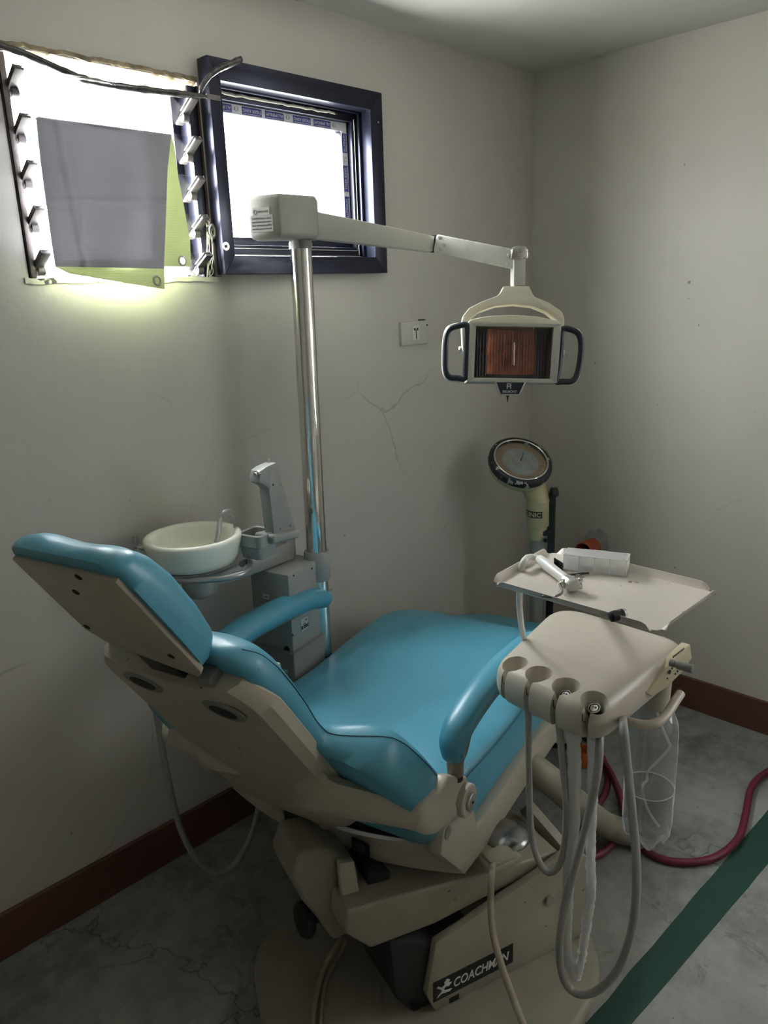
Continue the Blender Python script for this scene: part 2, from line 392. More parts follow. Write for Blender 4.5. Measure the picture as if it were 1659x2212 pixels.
def textbm(s, size, fr, depth=.0006, align='CENTER', shear=0., bold=.0, space=1.0, sx=1.0, bend=None):
    """flat lettering: fr(x, y, z) with x right, z up, y toward the reader"""
    cu = bpy.data.curves.new('t', 'FONT'); cu.body = s; cu.size = size; cu.align_x = align; cu.align_y = 'CENTER'
    cu.extrude = depth/2; cu.shear = shear; cu.offset = bold; cu.space_character = space; cu.resolution_u = 3
    o = bpy.data.objects.new('t', cu); C.objects.link(o); dg = bpy.context.evaluated_depsgraph_get(); dg.update()
    me = bpy.data.meshes.new_from_object(o.evaluated_get(dg)); b = bmesh.new(); b.from_mesh(me)
    bpy.data.objects.remove(o); bpy.data.curves.remove(cu); bpy.data.meshes.remove(me)
    if bend: bmesh.ops.subdivide_edges(b, edges=list(b.edges), cuts=1)
    for v in b.verts:
        x, z, y = v.co.x*sx, v.co.y, v.co.z
        v.co = bend(x, y, z) if bend else fr(x, y, z)
    return b
def disc(bm, fr, r, y0, y1, seg=24, mi=0, bev=0):
    """short cylinder: axis is the frame's y"""
    prof = [(r, y0), (r, y1)] if not bev else [(r-bev, y0), (r, y0+bev if y1 > y0 else y0-bev), (r, y1-bev if y1 > y0 else y1+bev), (r-bev, y1)]
    lathe(bm, prof, lambda a, b, c: fr(a, c, b), seg, mi=mi); return bm
def bool_cut(o_bm, cutters):
    """subtract closed bmeshes, return new bmesh"""
    def mk(b):
        recalc(b); me = bpy.data.meshes.new('b'); b.to_mesh(me); b.free(); o = bpy.data.objects.new('b', me); C.objects.link(o); return o
    a = mk(o_bm); cs = [mk(c) for c in cutters]
    for c in cs:
        md = a.modifiers.new('c', 'BOOLEAN'); md.operation = 'DIFFERENCE'; md.solver = 'EXACT'; md.object = c
    dg = bpy.context.evaluated_depsgraph_get(); dg.update()
    me = bpy.data.meshes.new_from_object(a.evaluated_get(dg)); b = bmesh.new(); b.from_mesh(me)
    for o in [a]+cs:
        m_ = o.data; bpy.data.objects.remove(o); bpy.data.meshes.remove(m_)
    bpy.data.meshes.remove(me); return b
# ------------------------------------------------------------------ the room
HC = 2.395; XB = -4.1; YF = -3.7; TH = .07
def wallgrid(name, fr, xs0, xs1, holes, z1, mat, kind='structure', thick=TH, jam=1):
    """fr(a, d, z): a along the wall, d into the wall"""
    xs = sorted({xs0, xs1, *[h[0] for h in holes], *[h[1] for h in holes]}); zs = sorted({0., z1, *[h[2] for h in holes], *[h[3] for h in holes]})
    def hole(x, z): return any(h[0] < x < h[1] and h[2] < z < h[3] for h in holes)
    b = B()
    def q(p, mi=0): f = b.faces.new([b.verts.new(fr(*c)) for c in p]); f.material_index = mi
    for i in range(len(xs)-1):
        for j in range(len(zs)-1):
            if hole((xs[i]+xs[i+1])/2, (zs[j]+zs[j+1])/2): continue
            for d in (0, thick): q([(xs[i], d, zs[j]), (xs[i+1], d, zs[j]), (xs[i+1], d, zs[j+1]), (xs[i], d, zs[j+1])])
    for h in list(holes)+[(xs0, xs1, 0., z1)]:
        k = jam if h != (xs0, xs1, 0., z1) else 0
        q([(h[0], 0, h[2]), (h[1], 0, h[2]), (h[1], thick, h[2]), (h[0], thick, h[2])], k)
        q([(h[0], 0, h[3]), (h[1], 0, h[3]), (h[1], thick, h[3]), (h[0], thick, h[3])], k)
        q([(h[0], 0, h[2]), (h[0], 0, h[3]), (h[0], thick, h[3]), (h[0], thick, h[2])], 0)
        q([(h[1], 0, h[2]), (h[1], 0, h[3]), (h[1], thick, h[3]), (h[1], thick, h[2])], 0)
    bmesh.ops.remove_doubles(b, verts=b.verts, dist=1e-5); recalc(b)
    return obj(name, b, mat, None, 0, kind)
L1 = (-2.0, -1.505, 1.668, 2.142)      # louvre opening
L2 = (-1.455, -.925, 1.715, 2.165)     # aluminium window opening
wallgrid('wall_left', lambda a, d, z: Vector((a, d, z)), XB-TH, TH, [L1, L2], HC, ['wall', 'soffit'])
wallgrid('wall_right', lambda a, d, z: Vector((d, a, z)), YF-TH, 0, [(-3.55, -2.0, .95, 2.25)], HC, ['wall2', 'wall2'])
wallgrid('wall_front', lambda a, d, z: Vector((a, YF-d, z)), XB, 0, [], HC, ['wall2', 'wall2'])
b = B(); box(b, ID, .03, .034, -3.55, -2.0, .95, 2.25); obj('fill_window', b, 'frost', None, 0, 'structure')  # unseen window added to fill in soft light from the right
wallgrid('wall_back', lambda a, d, z: Vector((XB-d, a, z)), YF-TH, 0, [], HC, 'wall')
b = B(); box(b, ID, XB-TH, TH, YF-TH, TH, -.1, 0); obj('floor', b, 'floor', None, 0, 'structure')
b = B(); box(b, ID, XB-TH, TH, YF-TH, TH, HC, HC+.1); obj('ceiling', b, 'ceil', None, 0, 'structure')
def wavy_strip(name, fr, L, h, t, mat, seed):
    b = B(); n = 90; rows = []
    for i in range(n+1):
        a = L*i/n; w = .0022*mnoise.noise(Vector((a*3, seed, 0))); lo = .003*mnoise.noise(Vector((a*6, seed+5, 0)))
        rows.append([fr(a, 0, 0), fr(a, t+w*.4+lo, 0), fr(a, t+w*.4, .02), fr(a, t, h*.6), fr(a, t, h+w-.002), fr(a, t-.003, h+w), fr(a, 0, h+w)])
    loft(b, rows); recalc(b); return obj(name, b, mat, None, 50, 'structure')
wavy_strip('baseboard_left', lambda a, d, z: Vector((-a, -d, z)), 4.1, .128, .012, 'skirt', 1.)
wavy_strip('baseboard_right', lambda a, d, z: Vector((-d, -.012-a, z)), 3.6, .128, .012, 'skirt', 9.)
# green painted band on the concrete
b = B(); n = 60; L, R = [], []
for i in range(n+1):
    x = -3.2+3.18*i/n
    yt = -1.186+(x+1.485)*(-.033/1.039); yb = -1.262+(x+1.418)*(-.042/.739)
    L.append(Vector((x, yt+.004*mnoise.noise(Vector((x*9, 0, 0))), 0))); R.append(Vector((x, yb+.004*mnoise.noise(Vector((x*9, 4, 0))), 0)))
rows = [[a+Vector((0, 0, .0002)), a+Vector((0, 0, .0012)), c+Vector((0, 0, .0012)), c+Vector((0, 0, .0002))] for a, c in zip(L, R)]
loft(b, rows); recalc(b); obj('trim_1', b, 'green', None, 0, 'structure')
# rough broken mortar along the head of the louvre opening
b = B(); n = 120; rows = []
for i in range(n+1):
    x = L1[0]+(L1[1]-L1[0])*i/n; a = .009*mnoise.noise(Vector((x*22, 1, 0)))+.004*mnoise.noise(Vector((x*70, 2, 0))); c = .009*mnoise.noise(Vector((x*25, 7, 0)))
    rows.append([Vector((x, -.004, L1[3]+.012+a*.6)), Vector((x, -.004+a*.2, L1[3]+.002+a)), Vector((x, .02, L1[3]-.004+c)), Vector((x, .06, L1[3]-.008+a)), Vector((x, .11, L1[3]-.004+c)), Vector((x, .11, L1[3]+.012)), Vector((x, .02, L1[3]+.012))])
loft(b, rows); recalc(b); obj('trim_2', b, 'soffit', None, 80, 'structure')
b = B(); n = 60; rows = []
for i in range(n+1):
    x = L1[0]-.01+(L1[1]-L1[0]+.02)*i/n; a = .004*mnoise.noise(Vector((x*22, 31, 0)))
    rows.append([Vector((x, -.003, L1[2]-.012+a)), Vector((x, -.003, L1[2]+.001+a)), Vector((x, .12, L1[2]+.002)), Vector((x, .12, L1[2]-.006)), Vector((x, .01, L1[2]-.010))])
loft(b, rows); recalc(b); obj('trim_3', b, 'peel', None, 80, 'structure')
# ------------------------------------------------------------------ window 1: glass louvres
def S(name, loc): o = bpy.data.objects.new(name, None); C.objects.link(o); o.location = loc; o.empty_display_size = .05; o['kind'] = 'structure'; return o
w1 = S('window_1', (-1.75, .05, 1.668))
def chan(x0, x1, name, mat):
    b = B()
    box(b, ID, x0, x1, -.004, .004, L1[2], L1[3]-.012, .001); box(b, ID, x0 if x0 < -1.8 else x1-.004, x0+.004 if x0 < -1.8 else x1, -.004, .085, L1[2], L1[3]-.012, .001)
    box(b, ID, x0, x1, .078, .085, L1[2], L1[3]-.012, .001)
    obj(name, b, mat, w1)
chan(-1.538, -1.512, 'channel', 'alu'); chan(-1.998, -1.982, 'channel', 'alulit')
NB = 5; zb = [1.674+.0925*i for i in range(NB)]
TL_ = math.radians(29)
def bl(y, z0): return lambda x, s, t: Vector((x, y+s*math.cos(TL_)+t*math.sin(TL_), z0-s*math.sin(TL_)+t*math.cos(TL_)))
for i, z0 in enumerate(zb):
    fr = bl(-.046, z0+.048)
    for x0, x1 in ((-1.558, -1.537), (-1.984, -1.963)):
        b = B(); box(b, fr, x0, x1, -.004, .092, -.007, -.001, .0015); box(b, fr, x0, x1, .0, .055, .0038, .0075, .0012)
        box(b, fr, x0 if x0 < -1.8 else x1-.003, x0+.003 if x0 < -1.8 else x1, -.002, .060, -.004, .006)
        disc(b, lambda a, d, c, x0=x0, x1=x1, z0=z0: Vector(((x0 if x0 > -1.8 else x1)+ (d if x0 > -1.8 else -d), .0+a, z0+.010+c)), .011, 0, .016, 14)
        recalc(b); obj('blade_clip', b, 'clip', w1)
    b = B(); box(b, fr, -1.972, -1.548, -.002, .098, -.0005, .0035); obj('louvre_blade', b, 'pane', w1)
b = B(); box(b, ID, -1.512, -1.505, -.003, .02, L1[2], L1[3]-.01)
obj('side_strip', b, 'brownplate', w1)
# crank handle ring at the channel foot and its bracket
P = py(457, 500, -.012)
b = B(); ring = [P+Vector((.0105*math.cos(a), 0, .016*math.sin(a))) for a in [2*math.pi*k/20 for k in range(20)]]
tube(b, ring, .0052, 10, closed=True); recalc(b); obj('crank_ring', b, 'dullsteel', w1)
b = B(); box(b, ID, P.x+.008, P.x+.022, -.014, .0, P.z-.018, P.z+.016, .002); obj('crank_bracket', b, 'black', w1)
b = B(); q0 = py(470, 560, -.01); box(b, ID, q0.x-.012, q0.x+.010, -.012, -.002, q0.z-.045, q0.z+.042, .002); obj('side_cover', b, 'alulit', w1)
for k in range(7):
    q = [py(448+random.uniform(-4, 14), 470+k*3, -.012), py(452+random.uniform(-6, 10), 545, -.02), py(455+random.uniform(-8, 8), 575+k*2, -.016), py(450+random.uniform(-4, 12), 600, -.01)]
    hose('fraying_string', q, .0011, 'peel', w1, 8, 6)
# ------------------------------------------------------------------ window 2: dark aluminium frame
YO = -.045
o_tl, o_tr, o_br, o_bl = py(440, 114, YO), py(826, 203, YO), py(836, 590, YO), py(478, 592, YO)
ox0, ox1, oz0, oz1 = -1.499, (o_tr.x+o_br.x)/2, (o_br.z+o_bl.z)/2, (o_tl.z+o_tr.z)/2
i_tl, i_tr, i_br, i_bl = py(477, 166, YO), py(800, 243, YO), py(812, 556, YO), py(507, 551, YO)
ix0, ix1, iz0, iz1 = (i_tl.x+i_bl.x)/2, (i_tr.x+i_br.x)/2, (i_br.z+i_bl.z)/2, (i_tl.z+i_tr.z)/2
w2 = S('window_2', ((ox0+ox1)/2, 0, oz0))
def rectframe(name, o, i, y0, y1, mat, parent, bev=.0012, split=True):
    (a0, a1, c0, c1), (b0, b1, d0, d1) = o, i
    for nm, pts in (('top_rail', [(a0, c1), (a1, c1), (b1, d1), (b0, d1)]), ('bottom_rail', [(a0, c0), (a1, c0), (b1, d0), (b0, d0)]),
                    ('left_stile', [(a0, c0), (a0, c1), (b0, d1), (b0, d0)]), ('right_stile', [(a1, c0), (a1, c1), (b1, d1), (b1, d0)])):
        b = B(); prism(b, pts, ID, y0, y1, bev); obj(nm if not name else name+'_'+nm, b, mat, parent)
rectframe('outer', (ox0, ox1, oz0, oz1), (ix0, ix1, iz0, iz1), YO, .0, 'alu', w2)
YM = .012
m_tl, m_tr, m_br = py(481, 220, YM+.02), py(752, 266, YM+.02), py(757, 522, YM+.02)
mx1, mz1, mz0 = (m_tr.x+m_br.x)/2, (m_tl.z+m_tr.z)/2, py(507, 529, YM).z
mx0 = ix0+.012
e = .010
rectframe('track', (ix0-.003, ix1+.003, iz0-.003, iz1+.003), (ix0+.001, ix1-e, iz0+.004, iz1-.005), -.002, YM+.03, 'alu', w2)
rectframe('middle', (ix0+.001, ix1-e, iz0+.004, iz1-.005), (mx0, mx1, mz0, mz1), YM, YM+.05, 'alu', w2)
g_tl, g_tr, g_br = py(483, 245, .034), py(738, 284, .034), py(744, 520, .034)
gx1, gz1, gz0 = (g_tr.x+g_br.x)/2, (g_tl.z+g_tr.z)/2, py(506, 512, .034).z
rectframe('sash', (mx0, mx1, mz0, mz1), (mx0+.004, gx1, gz0, gz1), .034, .06, 'alu', w2)
b = B(); box(b, ID, mx0, gx1+.004, .045, .049, gz0-.004, gz1+.004); obj('pane', b, 'pane', w2)
# white protective film with blue print left on the sash
ft = B(); box(ft, ID, mx0+.002, mx1-.002, .0325, .0340, gz1+.001, mz1-.001); film = obj('protective_film', ft, 'film', w2, 0)
fr_ = B(); box(fr_, ID, gx1+.001, mx1-.001, .0325, .0340, gz0+.002, gz1+.001); film2 = obj('protective_film', fr_, 'film', w2, 0)
fh = mz1-gz1; fw = mx1-gx1
x = mx0+.004; k = 0
b = B(); t = B(); t2 = B()
while x < mx1-.06:
    wdt = .066; box(b, ID, x, x+wdt, .0318, .0325, gz1+fh*.14, gz1+fh*.86)
    cxx = x+wdt/2; zc = gz1+fh*.56
    merge(t, textbm('ALUMINUM' if k % 2 == 0 else 'TIGER KING', fh*.44, lambda a, d, c, cxx=cxx, zc=zc: Vector((cxx-a, .0316-d, zc-c)), .0003))
    box(t, ID, x+.004, x+wdt-.004, .0314, .0318, gz1+fh*.22, gz1+fh*.26)
    if k % 2 == 0:
        merge(t2, textbm('T  K', fh*.34, lambda a, d, c, cxx=cxx, zc=zc: Vector((cxx+.048-a, .0322-d, zc-c), ), .0003))
        tube(t2, [Vector((cxx+.048+.005*math.cos(q), .0322, zc+.006*math.sin(q))) for q in [2*math.pi*j/14 for j in range(14)]], .0005, 6, closed=True)
    x += wdt+(.034 if k % 2 == 0 else .012); k += 1
bl_ = obj('print_block', b, 'inkblue', film, 0); recalc(t); obj('lettering', t, 'film', film, 0); obj('small_lettering', t2, 'inkgrey', film, 0)
b = B(); t = B(); t2 = B(); z = gz1-.004; k = 0
while z > gz0+.02:
    wdt = .055 if k == 0 else .075; z2 = max(z-wdt, gz0+.004)
    box(b, ID, gx1+fw*.12, mx1-fw*.14, .0318, .0325, z2, z)
    zc = (z+z2)/2; xc = gx1+fw*.46
    merge(t, textbm('ALUMINUM' if k % 2 == 0 else 'TIGER KING', fw*.46, lambda a, d, c, xc=xc, zc=zc: Vector((xc-c, .0316-d, zc+a)), .0003, sx=.8 if k == 0 else 1.))
    box(t, ID, mx1-fw*.26, mx1-fw*.22, .0314, .0318, z2+.004, z-.004)
    if k % 2 == 0: merge(t2, textbm('T  K', fw*.34, lambda a, d, c, xc=xc, z2=z2: Vector((xc+.002-c, .0322-d, z2-.018+a)), .0003))
    z = z2-(.036 if k % 2 == 0 else .014); k += 1
obj('print_block', b, 'inkblue', film2, 0); obj('lettering', t, 'film', film2, 0); obj('small_lettering', t2, 'inkgrey', film2, 0)
# foam sealant, bright beads, rivets, screw
b = B(); path = [Vector((ix0+.004+(ix1-ix0-.09)*i/40, YM-.003, iz1-.013-.004*mnoise.noise(Vector((i*.5, 0, 0))))) for i in range(41)]
tube(b, path, [.0035+.0022*abs(mnoise.noise(Vector((i*.9, 3, 0)))) for i in range(41)], 8, flat=(1, .5)); recalc(b); obj('foam_sealant', b, 'peel', w2, 60)
b = B(); path = [Vector((ix1-.019+.001*mnoise.noise(Vector((i*.6, 0, 0))), YM-.002, iz0+.01+(iz1-iz0-.03)*i/40)) for i in range(41)]
tube(b, path, .0014, 6); recalc(b); obj('sealant_bead', b, 'peel', w2, 60)
b = B(); box(b, ID, ix0+.02, ix1-.03, YM-.006, YM, mz0-.010, mz0-.0085); box(b, ID, ix0+.01, ix1-.02, YM-.008, YM, iz0+.0045, iz0+.006); obj('track_edge', b, 'dullsteel', w2, 0)
for (a, c) in ((786, 253), (797, 251), (797, 548), (808, 545), (817, 264)):
    q = py(a, c, YO-.001) if a in (817,) else py(a, c, -.004); b = B(); disc(b, frame(q, (1, 0, 0), (0, -1, 0), (0, 0, 1)), .0026, 0, .0015, 12); recalc(b); obj('rivet', b, 'dullsteel', w2)
q = py(488, 532, YO); b = B(); disc(b, frame(q, (1, 0, 0), (0, -1, 0), (0, 0, 1)), .011, 0, .0008, 20); recalc(b); wa = obj('washer_mark', b, 'dullsteel', w2)
b = B(); disc(b, frame(q+Vector((0, -.0008, 0)), (1, 0, 0), (0, -1, 0), (0, 0, 1)), .004, 0, .003, 12, bev=.001); recalc(b); obj('screw', b, 'brownplate', w2)
# ------------------------------------------------------------------ cable bundle across the louvres
cb = thing('cable_bundle', 'bundle of dark plastic-wrapped cable sagging across the top of the louvre window', 'cable', py(200, 178, -.03))
pts = [py(-60, 72, -.03), py(0, 98, -.03), py(60, 120, -.03), py(125, 148, -.03), py(175, 170, -.035), py(225, 182, -.035), py(300, 193, -.04), py(380, 202, -.055), py(425, 206, -.062), py(446, 209, -.060)]
b = B(); P = cr(pts, 10); rr = interp([.007, .008, .008, .0075, .0095, .0085, .0085, .008, .006, .004], 10, len(P))
tube(b, P, [r*(1+.22*mnoise.noise(Vector((i*.35, 0, 0)))) for i, r in enumerate(rr)], 12, rfun=lambda i, k: 1+.18*mnoise.noise(Vector((i*.3, k*1.1, 5)))); recalc(b); obj('wrapped_cable', b, 'tape', cb, 60)
pts = [py(432, 205, -.062), py(434, 190, -.066), py(446, 170, -.07), py(466, 152, -.07), py(492, 139, -.066), py(519, 127, -.06)]
for dz, rad in ((0, .0065), (-.006, .0038)):
    b = B(); P = cr([p+Vector((0.002, .002*dz, dz*(i/5))) for i, p in enumerate(pts)], 10)
    tube(b, P, interp([rad*.6, rad, rad, rad*1.2, rad*1.2, rad*1.1], 10, len(P)), 10, rfun=lambda i, k: 1+.2*mnoise.noise(Vector((i*.4, k*1.3, 15)))); recalc(b); obj('loose_end', b, 'tape', cb, 60)
b = B(); q = py(462, 211, YO-.001); box(b, ID, q.x-.022, q.x+.020, YO-.0015, YO-.0005, q.z-.006, q.z+.007); obj('tape_strip', b, 'alulit', cb)
# ------------------------------------------------------------------ tarpaulin hung over a blade
tp = thing('tarpaulin', 'folded grey and yellow-green tarpaulin hung over a louvre blade', 'tarpaulin', py(230, 600, -.02))
def lerp_poly(poly, t):
    ds = [0]
    for a, c in zip(poly, poly[1:]): ds.append(ds[-1]+math.dist(a, c))
    s = t*ds[-1]
    for i in range(len(ds)-1):
        if s <= ds[i+1]+1e-9:
            k = (s-ds[i])/(ds[i+1]-ds[i]+1e-12); return (poly[i][0]*(1-k)+poly[i+1][0]*k, poly[i][1]*(1-k)+poly[i+1][1]*k)
    return poly[-1]
def sheet(name, Lp, Rp, yf, mat, nx=40, nz=48, hole=None, seed=0.):
    b = B(); G = []
    for j in range(nz+1):
        l, r = lerp_poly(Lp, j/nz), lerp_poly(Rp, j/nz); row = []
        for i in range(nx+1):
            s = i/nx; x, y = l[0]*(1-s)+r[0]*s, l[1]*(1-s)+r[1]*s
            row.append(b.verts.new(py(x, y, yf(s, j/nz)+.002*mnoise.noise(Vector((s*2.3, j/nz*2.1, seed))))))
        G.append(row)
    hp = py(hole[0], hole[1], yf(.8, .9)) if hole else None
    for j in range(nz):
        for i in range(nx):
            q = [G[j][i], G[j][i+1], G[j+1][i+1], G[j+1][i]]
            if hp is not None:
                c = sum((v.co for v in q), Vector())/4
                if math.hypot(c.x-hp.x, c.z-hp.z) < .0072: continue
            b.faces.new(q)
    for v in [v for v in b.verts if not v.link_faces]: b.verts.remove(v)
    recalc(b); bmesh.ops.solidify(b, geom=list(b.faces), thickness=.0012); recalc(b)
    return obj(name, b, mat, tp, 60)
def grom(x, y, Y, par):
    P = py(x, y, Y); b = B(); tube(b, [P+Vector((.0092*math.cos(q), 0, .0105*math.sin(q))) for q in [2*math.pi*j/22 for j in range(22)]], .0026, 8, closed=True); recalc(b); obj('grommet', b, 'dullsteel', par)
sheet('front_layer', [(78, 254), (88, 350), (101, 445), (111, 519), (120, 576)], [(370, 292), (362, 367), (358, 485), (354, 580)],
      lambda s, t: -.060-.006*math.sin(t*3.1)-.004*math.sin(s*9+t*2)+.004*math.exp(-((t-.56+.06*s)/.018)**2)-.004*math.exp(-((s-.16-.12*t)/.02)**2), 'tarpgrey', seed=1.)
g1 = sheet('green_layer', [(300, 284), (310, 380), (318, 480), (322, 576)], [(370, 292), (376, 316), (385, 384), (398, 451), (410, 519), (412, 576)],
      lambda s, t: -.050, 'tarpgreen', 60, 60, (394, 563), 3.)
grom(394, 563, -.0525, tp)
sheet('green_flap', [(122, 560), (120, 577), (150, 591), (150, 591)], [(355, 560), (355, 590), (355, 625)],
      lambda s, t: -.054, 'tarpgreen', 60, 30, None, 4.)
grom(340, 606, -.0565, tp)
sheet('outer_layer', [(74, 262), (60, 311), (80, 352), (96, 445)], [(110, 268), (110, 313), (115, 352), (120, 445)], lambda s, t: .03, 'tarpgrey', 12, 20, None, 5.)
b = B(); box(b, ID, py(80, 255, -.055).x, py(369, 290, -.055).x, -.060, -.042, py(225, 272, -.055).z-.004, py(225, 272, -.055).z+.0005, .0015); obj('top_fold', b, 'tarpgrey', tp)
# ------------------------------------------------------------------ wall socket
a, c = py(862, 693), py(921, 747)
so = thing('wall_socket', 'square white wall socket with paint-smeared edges on the window wall', 'socket', ((a.x+c.x)/2, 0, c.z))
zt, zb_ = (py(865, 697).z+py(918, 690).z)/2, (py(865, 747).z+py(920, 741).z)/2
b = B(); box(b, ID, a.x, c.x, -.010, 0, zb_, zt, .003); pl = obj('faceplate', b, 'socketwhite', so)
cx_, cz_ = (a.x+c.x)/2+.004, (zt+zb_)/2
b = B(); box(b, ID, cx_-.017, cx_+.018, -.0115, -.0095, cz_-.024, cz_+.024, .001); obj('outlet_insert', b, 'label', so)
b = B(); box(b, ID, cx_-.0015, cx_+.002, -.0122, -.0113, cz_-.020, cz_+.010)
for s in (-1, 1): box(b, ID, cx_+s*.007-.004, cx_+s*.007+.004, -.0122, -.0113, cz_+.008, cz_+.016)
obj('slots', b, 'ink', so)
b = B(); box(b, ID, c.x-.008, c.x-.003, -.0108, -.0098, zt-.020, zt-.013); box(b, ID, c.x-.04, c.x-.012, -.006, 0, zt, zt+.004); obj('paint_chip', b, 'ink', so)
# ------------------------------------------------------------------ drain pipe stub in the right wall
P = px(1281, 1182, 0)
dp = thing('drain_pipe', 'short terracotta-coloured plastic pipe stub sticking out of the right wall', 'pipe', (0, P.y, P.z-.045))
b = B(); fr = frame((0, P.y, P.z), (0, 1, 0), (-1, 0, 0), (0, 0, 1)); prof = [(.030, -.01), (.0385, -.01), (.040, .075), (.036, .078), (.034, .075), (.033, .004), (.001, .004)]
lathe(b, prof, lambda x, y, z: fr(x, z, y), 32, True, True); recalc(b); obj('pipe', b, 'orangered', dp)
b = B(); disc(b, fr, .0325, .003, .005, 24); recalc(b); obj('dark_inside', b, 'black', dp)
b = B(); n = 26; c0 = Vector((0, P.y-.018, P.z+.018)); pts = [b.verts.new(c0+Vector((-.0015, math.cos(q)*(.055+.018*mnoise.noise(Vector((math.cos(q)*2, math.sin(q)*2, 3)))), math.sin(q)*(.065+.03*mnoise.noise(Vector((math.cos(q)*2, math.sin(q)*2, 8))))))) for q in [2*math.pi*k/n for k in range(n)]]
b.faces.new(pts); g_ = bmesh.ops.extrude_face_region(b, geom=list(b.faces)); bmesh.ops.translate(b, verts=[v for v in g_['geom'] if isinstance(v, bmesh.types.BMVert)], vec=(.0015, 0, 0)); recalc(b); obj('cement_patch', b, 'paintmark', dp, 0)
# ------------------------------------------------------------------ column scale in the corner
Ds = 2.86
dc = pd(1123, 1000, Ds); col = pd(1160, 1190, 2.93); col.z = 0
scl = thing('column_scale', 'old cream column weighing scale with a round dial in the room corner', 'scale', (col.x, col.y, 0))
def up(x, y, z): return Vector((col.x+x, col.y+y, z))
tow = (Vector((CAM.x, CAM.y, 0))-Vector((col.x, col.y, 0))).normalized(); side = Vector((-tow.y, tow.x, 0))   # side points to screen left? fixed below
if side.dot(RT) > 0: side = -side
nrm = (tow*.50+Vector((0, 0, .78))-side*.24).normalized()
dx = side.cross(nrm).cross(nrm); dx = (side - nrm*side.dot(nrm)).normalized(); dy = nrm.cross(dx)
fd = lambda x, y, z: dc+dx*x+dy*y+nrm*z
b = B(); lathe(b, [(.05, -.055), (.095, -.048), (.112, -.034), (.115, -.012), (.113, 0)], fd, 40); recalc(b); obj('dial_housing', b, 'scalecream', scl, 50)
b = B(); lathe(b, [(.112, -.012), (.1195, -.008), (.121, .004), (.118, .016), (.108, .021), (.101, .020), (.098, .012), (.098, -.005)], fd, 48, False, False); recalc(b); rg = obj('dial_ring', b, 'chipblack', scl, 50)
b = B(); tube(b, [fd(.1005*math.cos(q), .1005*math.sin(q), .0195) for q in [2*math.pi*k/48 for k in range(48)]], .0035, 8, closed=True); recalc(b); obj('chrome_bezel', b, 'chrome', rg, 60)
b = B(); lathe(b, [(.099, 0), (.099, .006)], fd, 40); recalc(b); obj('dial_face', b, 'dialface', scl, 30)
b = B(); lathe(b, [(.068, .006), (.068, .008), (.02, .0095)], fd, 36); recalc(b); obj('centre_disc', b, 'dialcentre', scl, 30)
b = B(); tube(b, [fd(.0, .0, .012), fd(-.012, -.055, .012)], [.0022, .0008], 6); recalc(b); obj('pointer', b, 'ink', scl)
b = B()
for k in range(60):
    q = 2*math.pi*k/60; r0 = .072 if k % 5 else .070; fa = frame(fd(0, 0, .0062), dx*math.cos(q)+dy*math.sin(q), dy*math.cos(q)-dx*math.sin(q), nrm)
    box(b, fa, r0, .080 if k % 5 else .085, -.0004, .0004, 0, .0006)
obj('scale_ticks', b, 'inkgrey', scl, 0)
b = B(); box(b, lambda x, y, z: fd(x, y, z), 0, 0.0001, 0, .0001, .013, .0131); b.free()
b = B(); lathe(b, [(.098, .0150), (.098, .0165)], fd, 40); recalc(b); obj('dial_glass', b, 'pane', scl, 30)
nb = up(0, 0, 0)
b = B()   # neck: from the back of the dial housing to the column cup
zc1 = pd(1160, 1075, 2.93).z; zc0 = pd(1158, 1130, 2.93).z
bc = fd(-.035, -.02, -.045)
rings = []
for (c0, r, ax) in ((bc, .062, nrm), (bc*.6+up(0, 0, zc1+.02)*.4, .052, (nrm+Vector((0, 0, 1))).normalized()), (up(0, 0, zc1+.004), .043, Vector((0, 0, 1))), (up(0, 0, zc1), .0425, Vector((0, 0, 1)))):
    e1 = (side - ax*side.dot(ax)).normalized(); e2 = ax.cross(e1)
    rings.append([c0+e1*r*math.cos(q)+e2*r*math.sin(q) for q in [2*math.pi*k/28 for k in range(28)]])
loft(b, rings); recalc(b); obj('neck', b, 'scalecream', scl, 60)
b = B(); lathe(b, [(.041, zc0), (.0425, zc0+.004), (.0415, zc1)], lambda x, y, z: up(x, y, z), 32); lathe(b, [(.034, zc0-.012), (.036, zc0)], lambda x, y, z: up(x, y, z), 28); lathe(b, [(.031, zc0-.055), (.033, zc0-.05), (.033, zc0-.035), (.034, zc0-.012)], lambda x, y, z: up(x, y, z), 28); recalc(b); cup = obj('column_cup', b, 'scalecream', scl, 40)
zl = (zc0+zc1)/2+.005; R_ = .0425
def bendf(off):
    def f(x, y, z):
        a = x/R_+off; d = tow*math.cos(a) - side*math.sin(a); return Vector((col.x, col.y, zl+z))+d*(R_+y)
    return f
off = -.62
b = B(); n = 16; bf = bendf(off); rows = [[bf(-.043+.086*i/n, .0006, -.0125), bf(-.043+.086*i/n, .0006, .0125), bf(-.043+.086*i/n, -.001, .0125), bf(-.043+.086*i/n, -.001, -.0125)] for i in range(n+1)]
loft(b, rows); recalc(b); nl = obj('name_label', b, 'brownplate', scl, 60)
t = textbm('CLINIC', .024, None, .0006, bold=.0008, bend=lambda x, y, z: bf(x, y+.0012, z-.001), sx=1.0); obj('lettering', t, 'scalecream', nl, 0)
b = B(); lathe(b, [(.026, .03), (.026, zc0-.05)], lambda x, y, z: up(x, y, z), 24); recalc(b); obj('column', b, 'grey', scl)
rod = -side*.052+tow*-.01
b = B(); box(b, lambda x, y, z: up(0, 0, 0)+rod+side*x+tow*y+Vector((0, 0, z)), -.014, .014, -.012, .012, .03, zc1+.035, .004); lathe(b, [(.018, zc1+.02), (.019, zc1+.03), (.014, zc1+.05)], lambda x, y, z: up(x, y, z)+rod-side*.006, 14); recalc(b); obj('height_rod', b, 'black', scl)
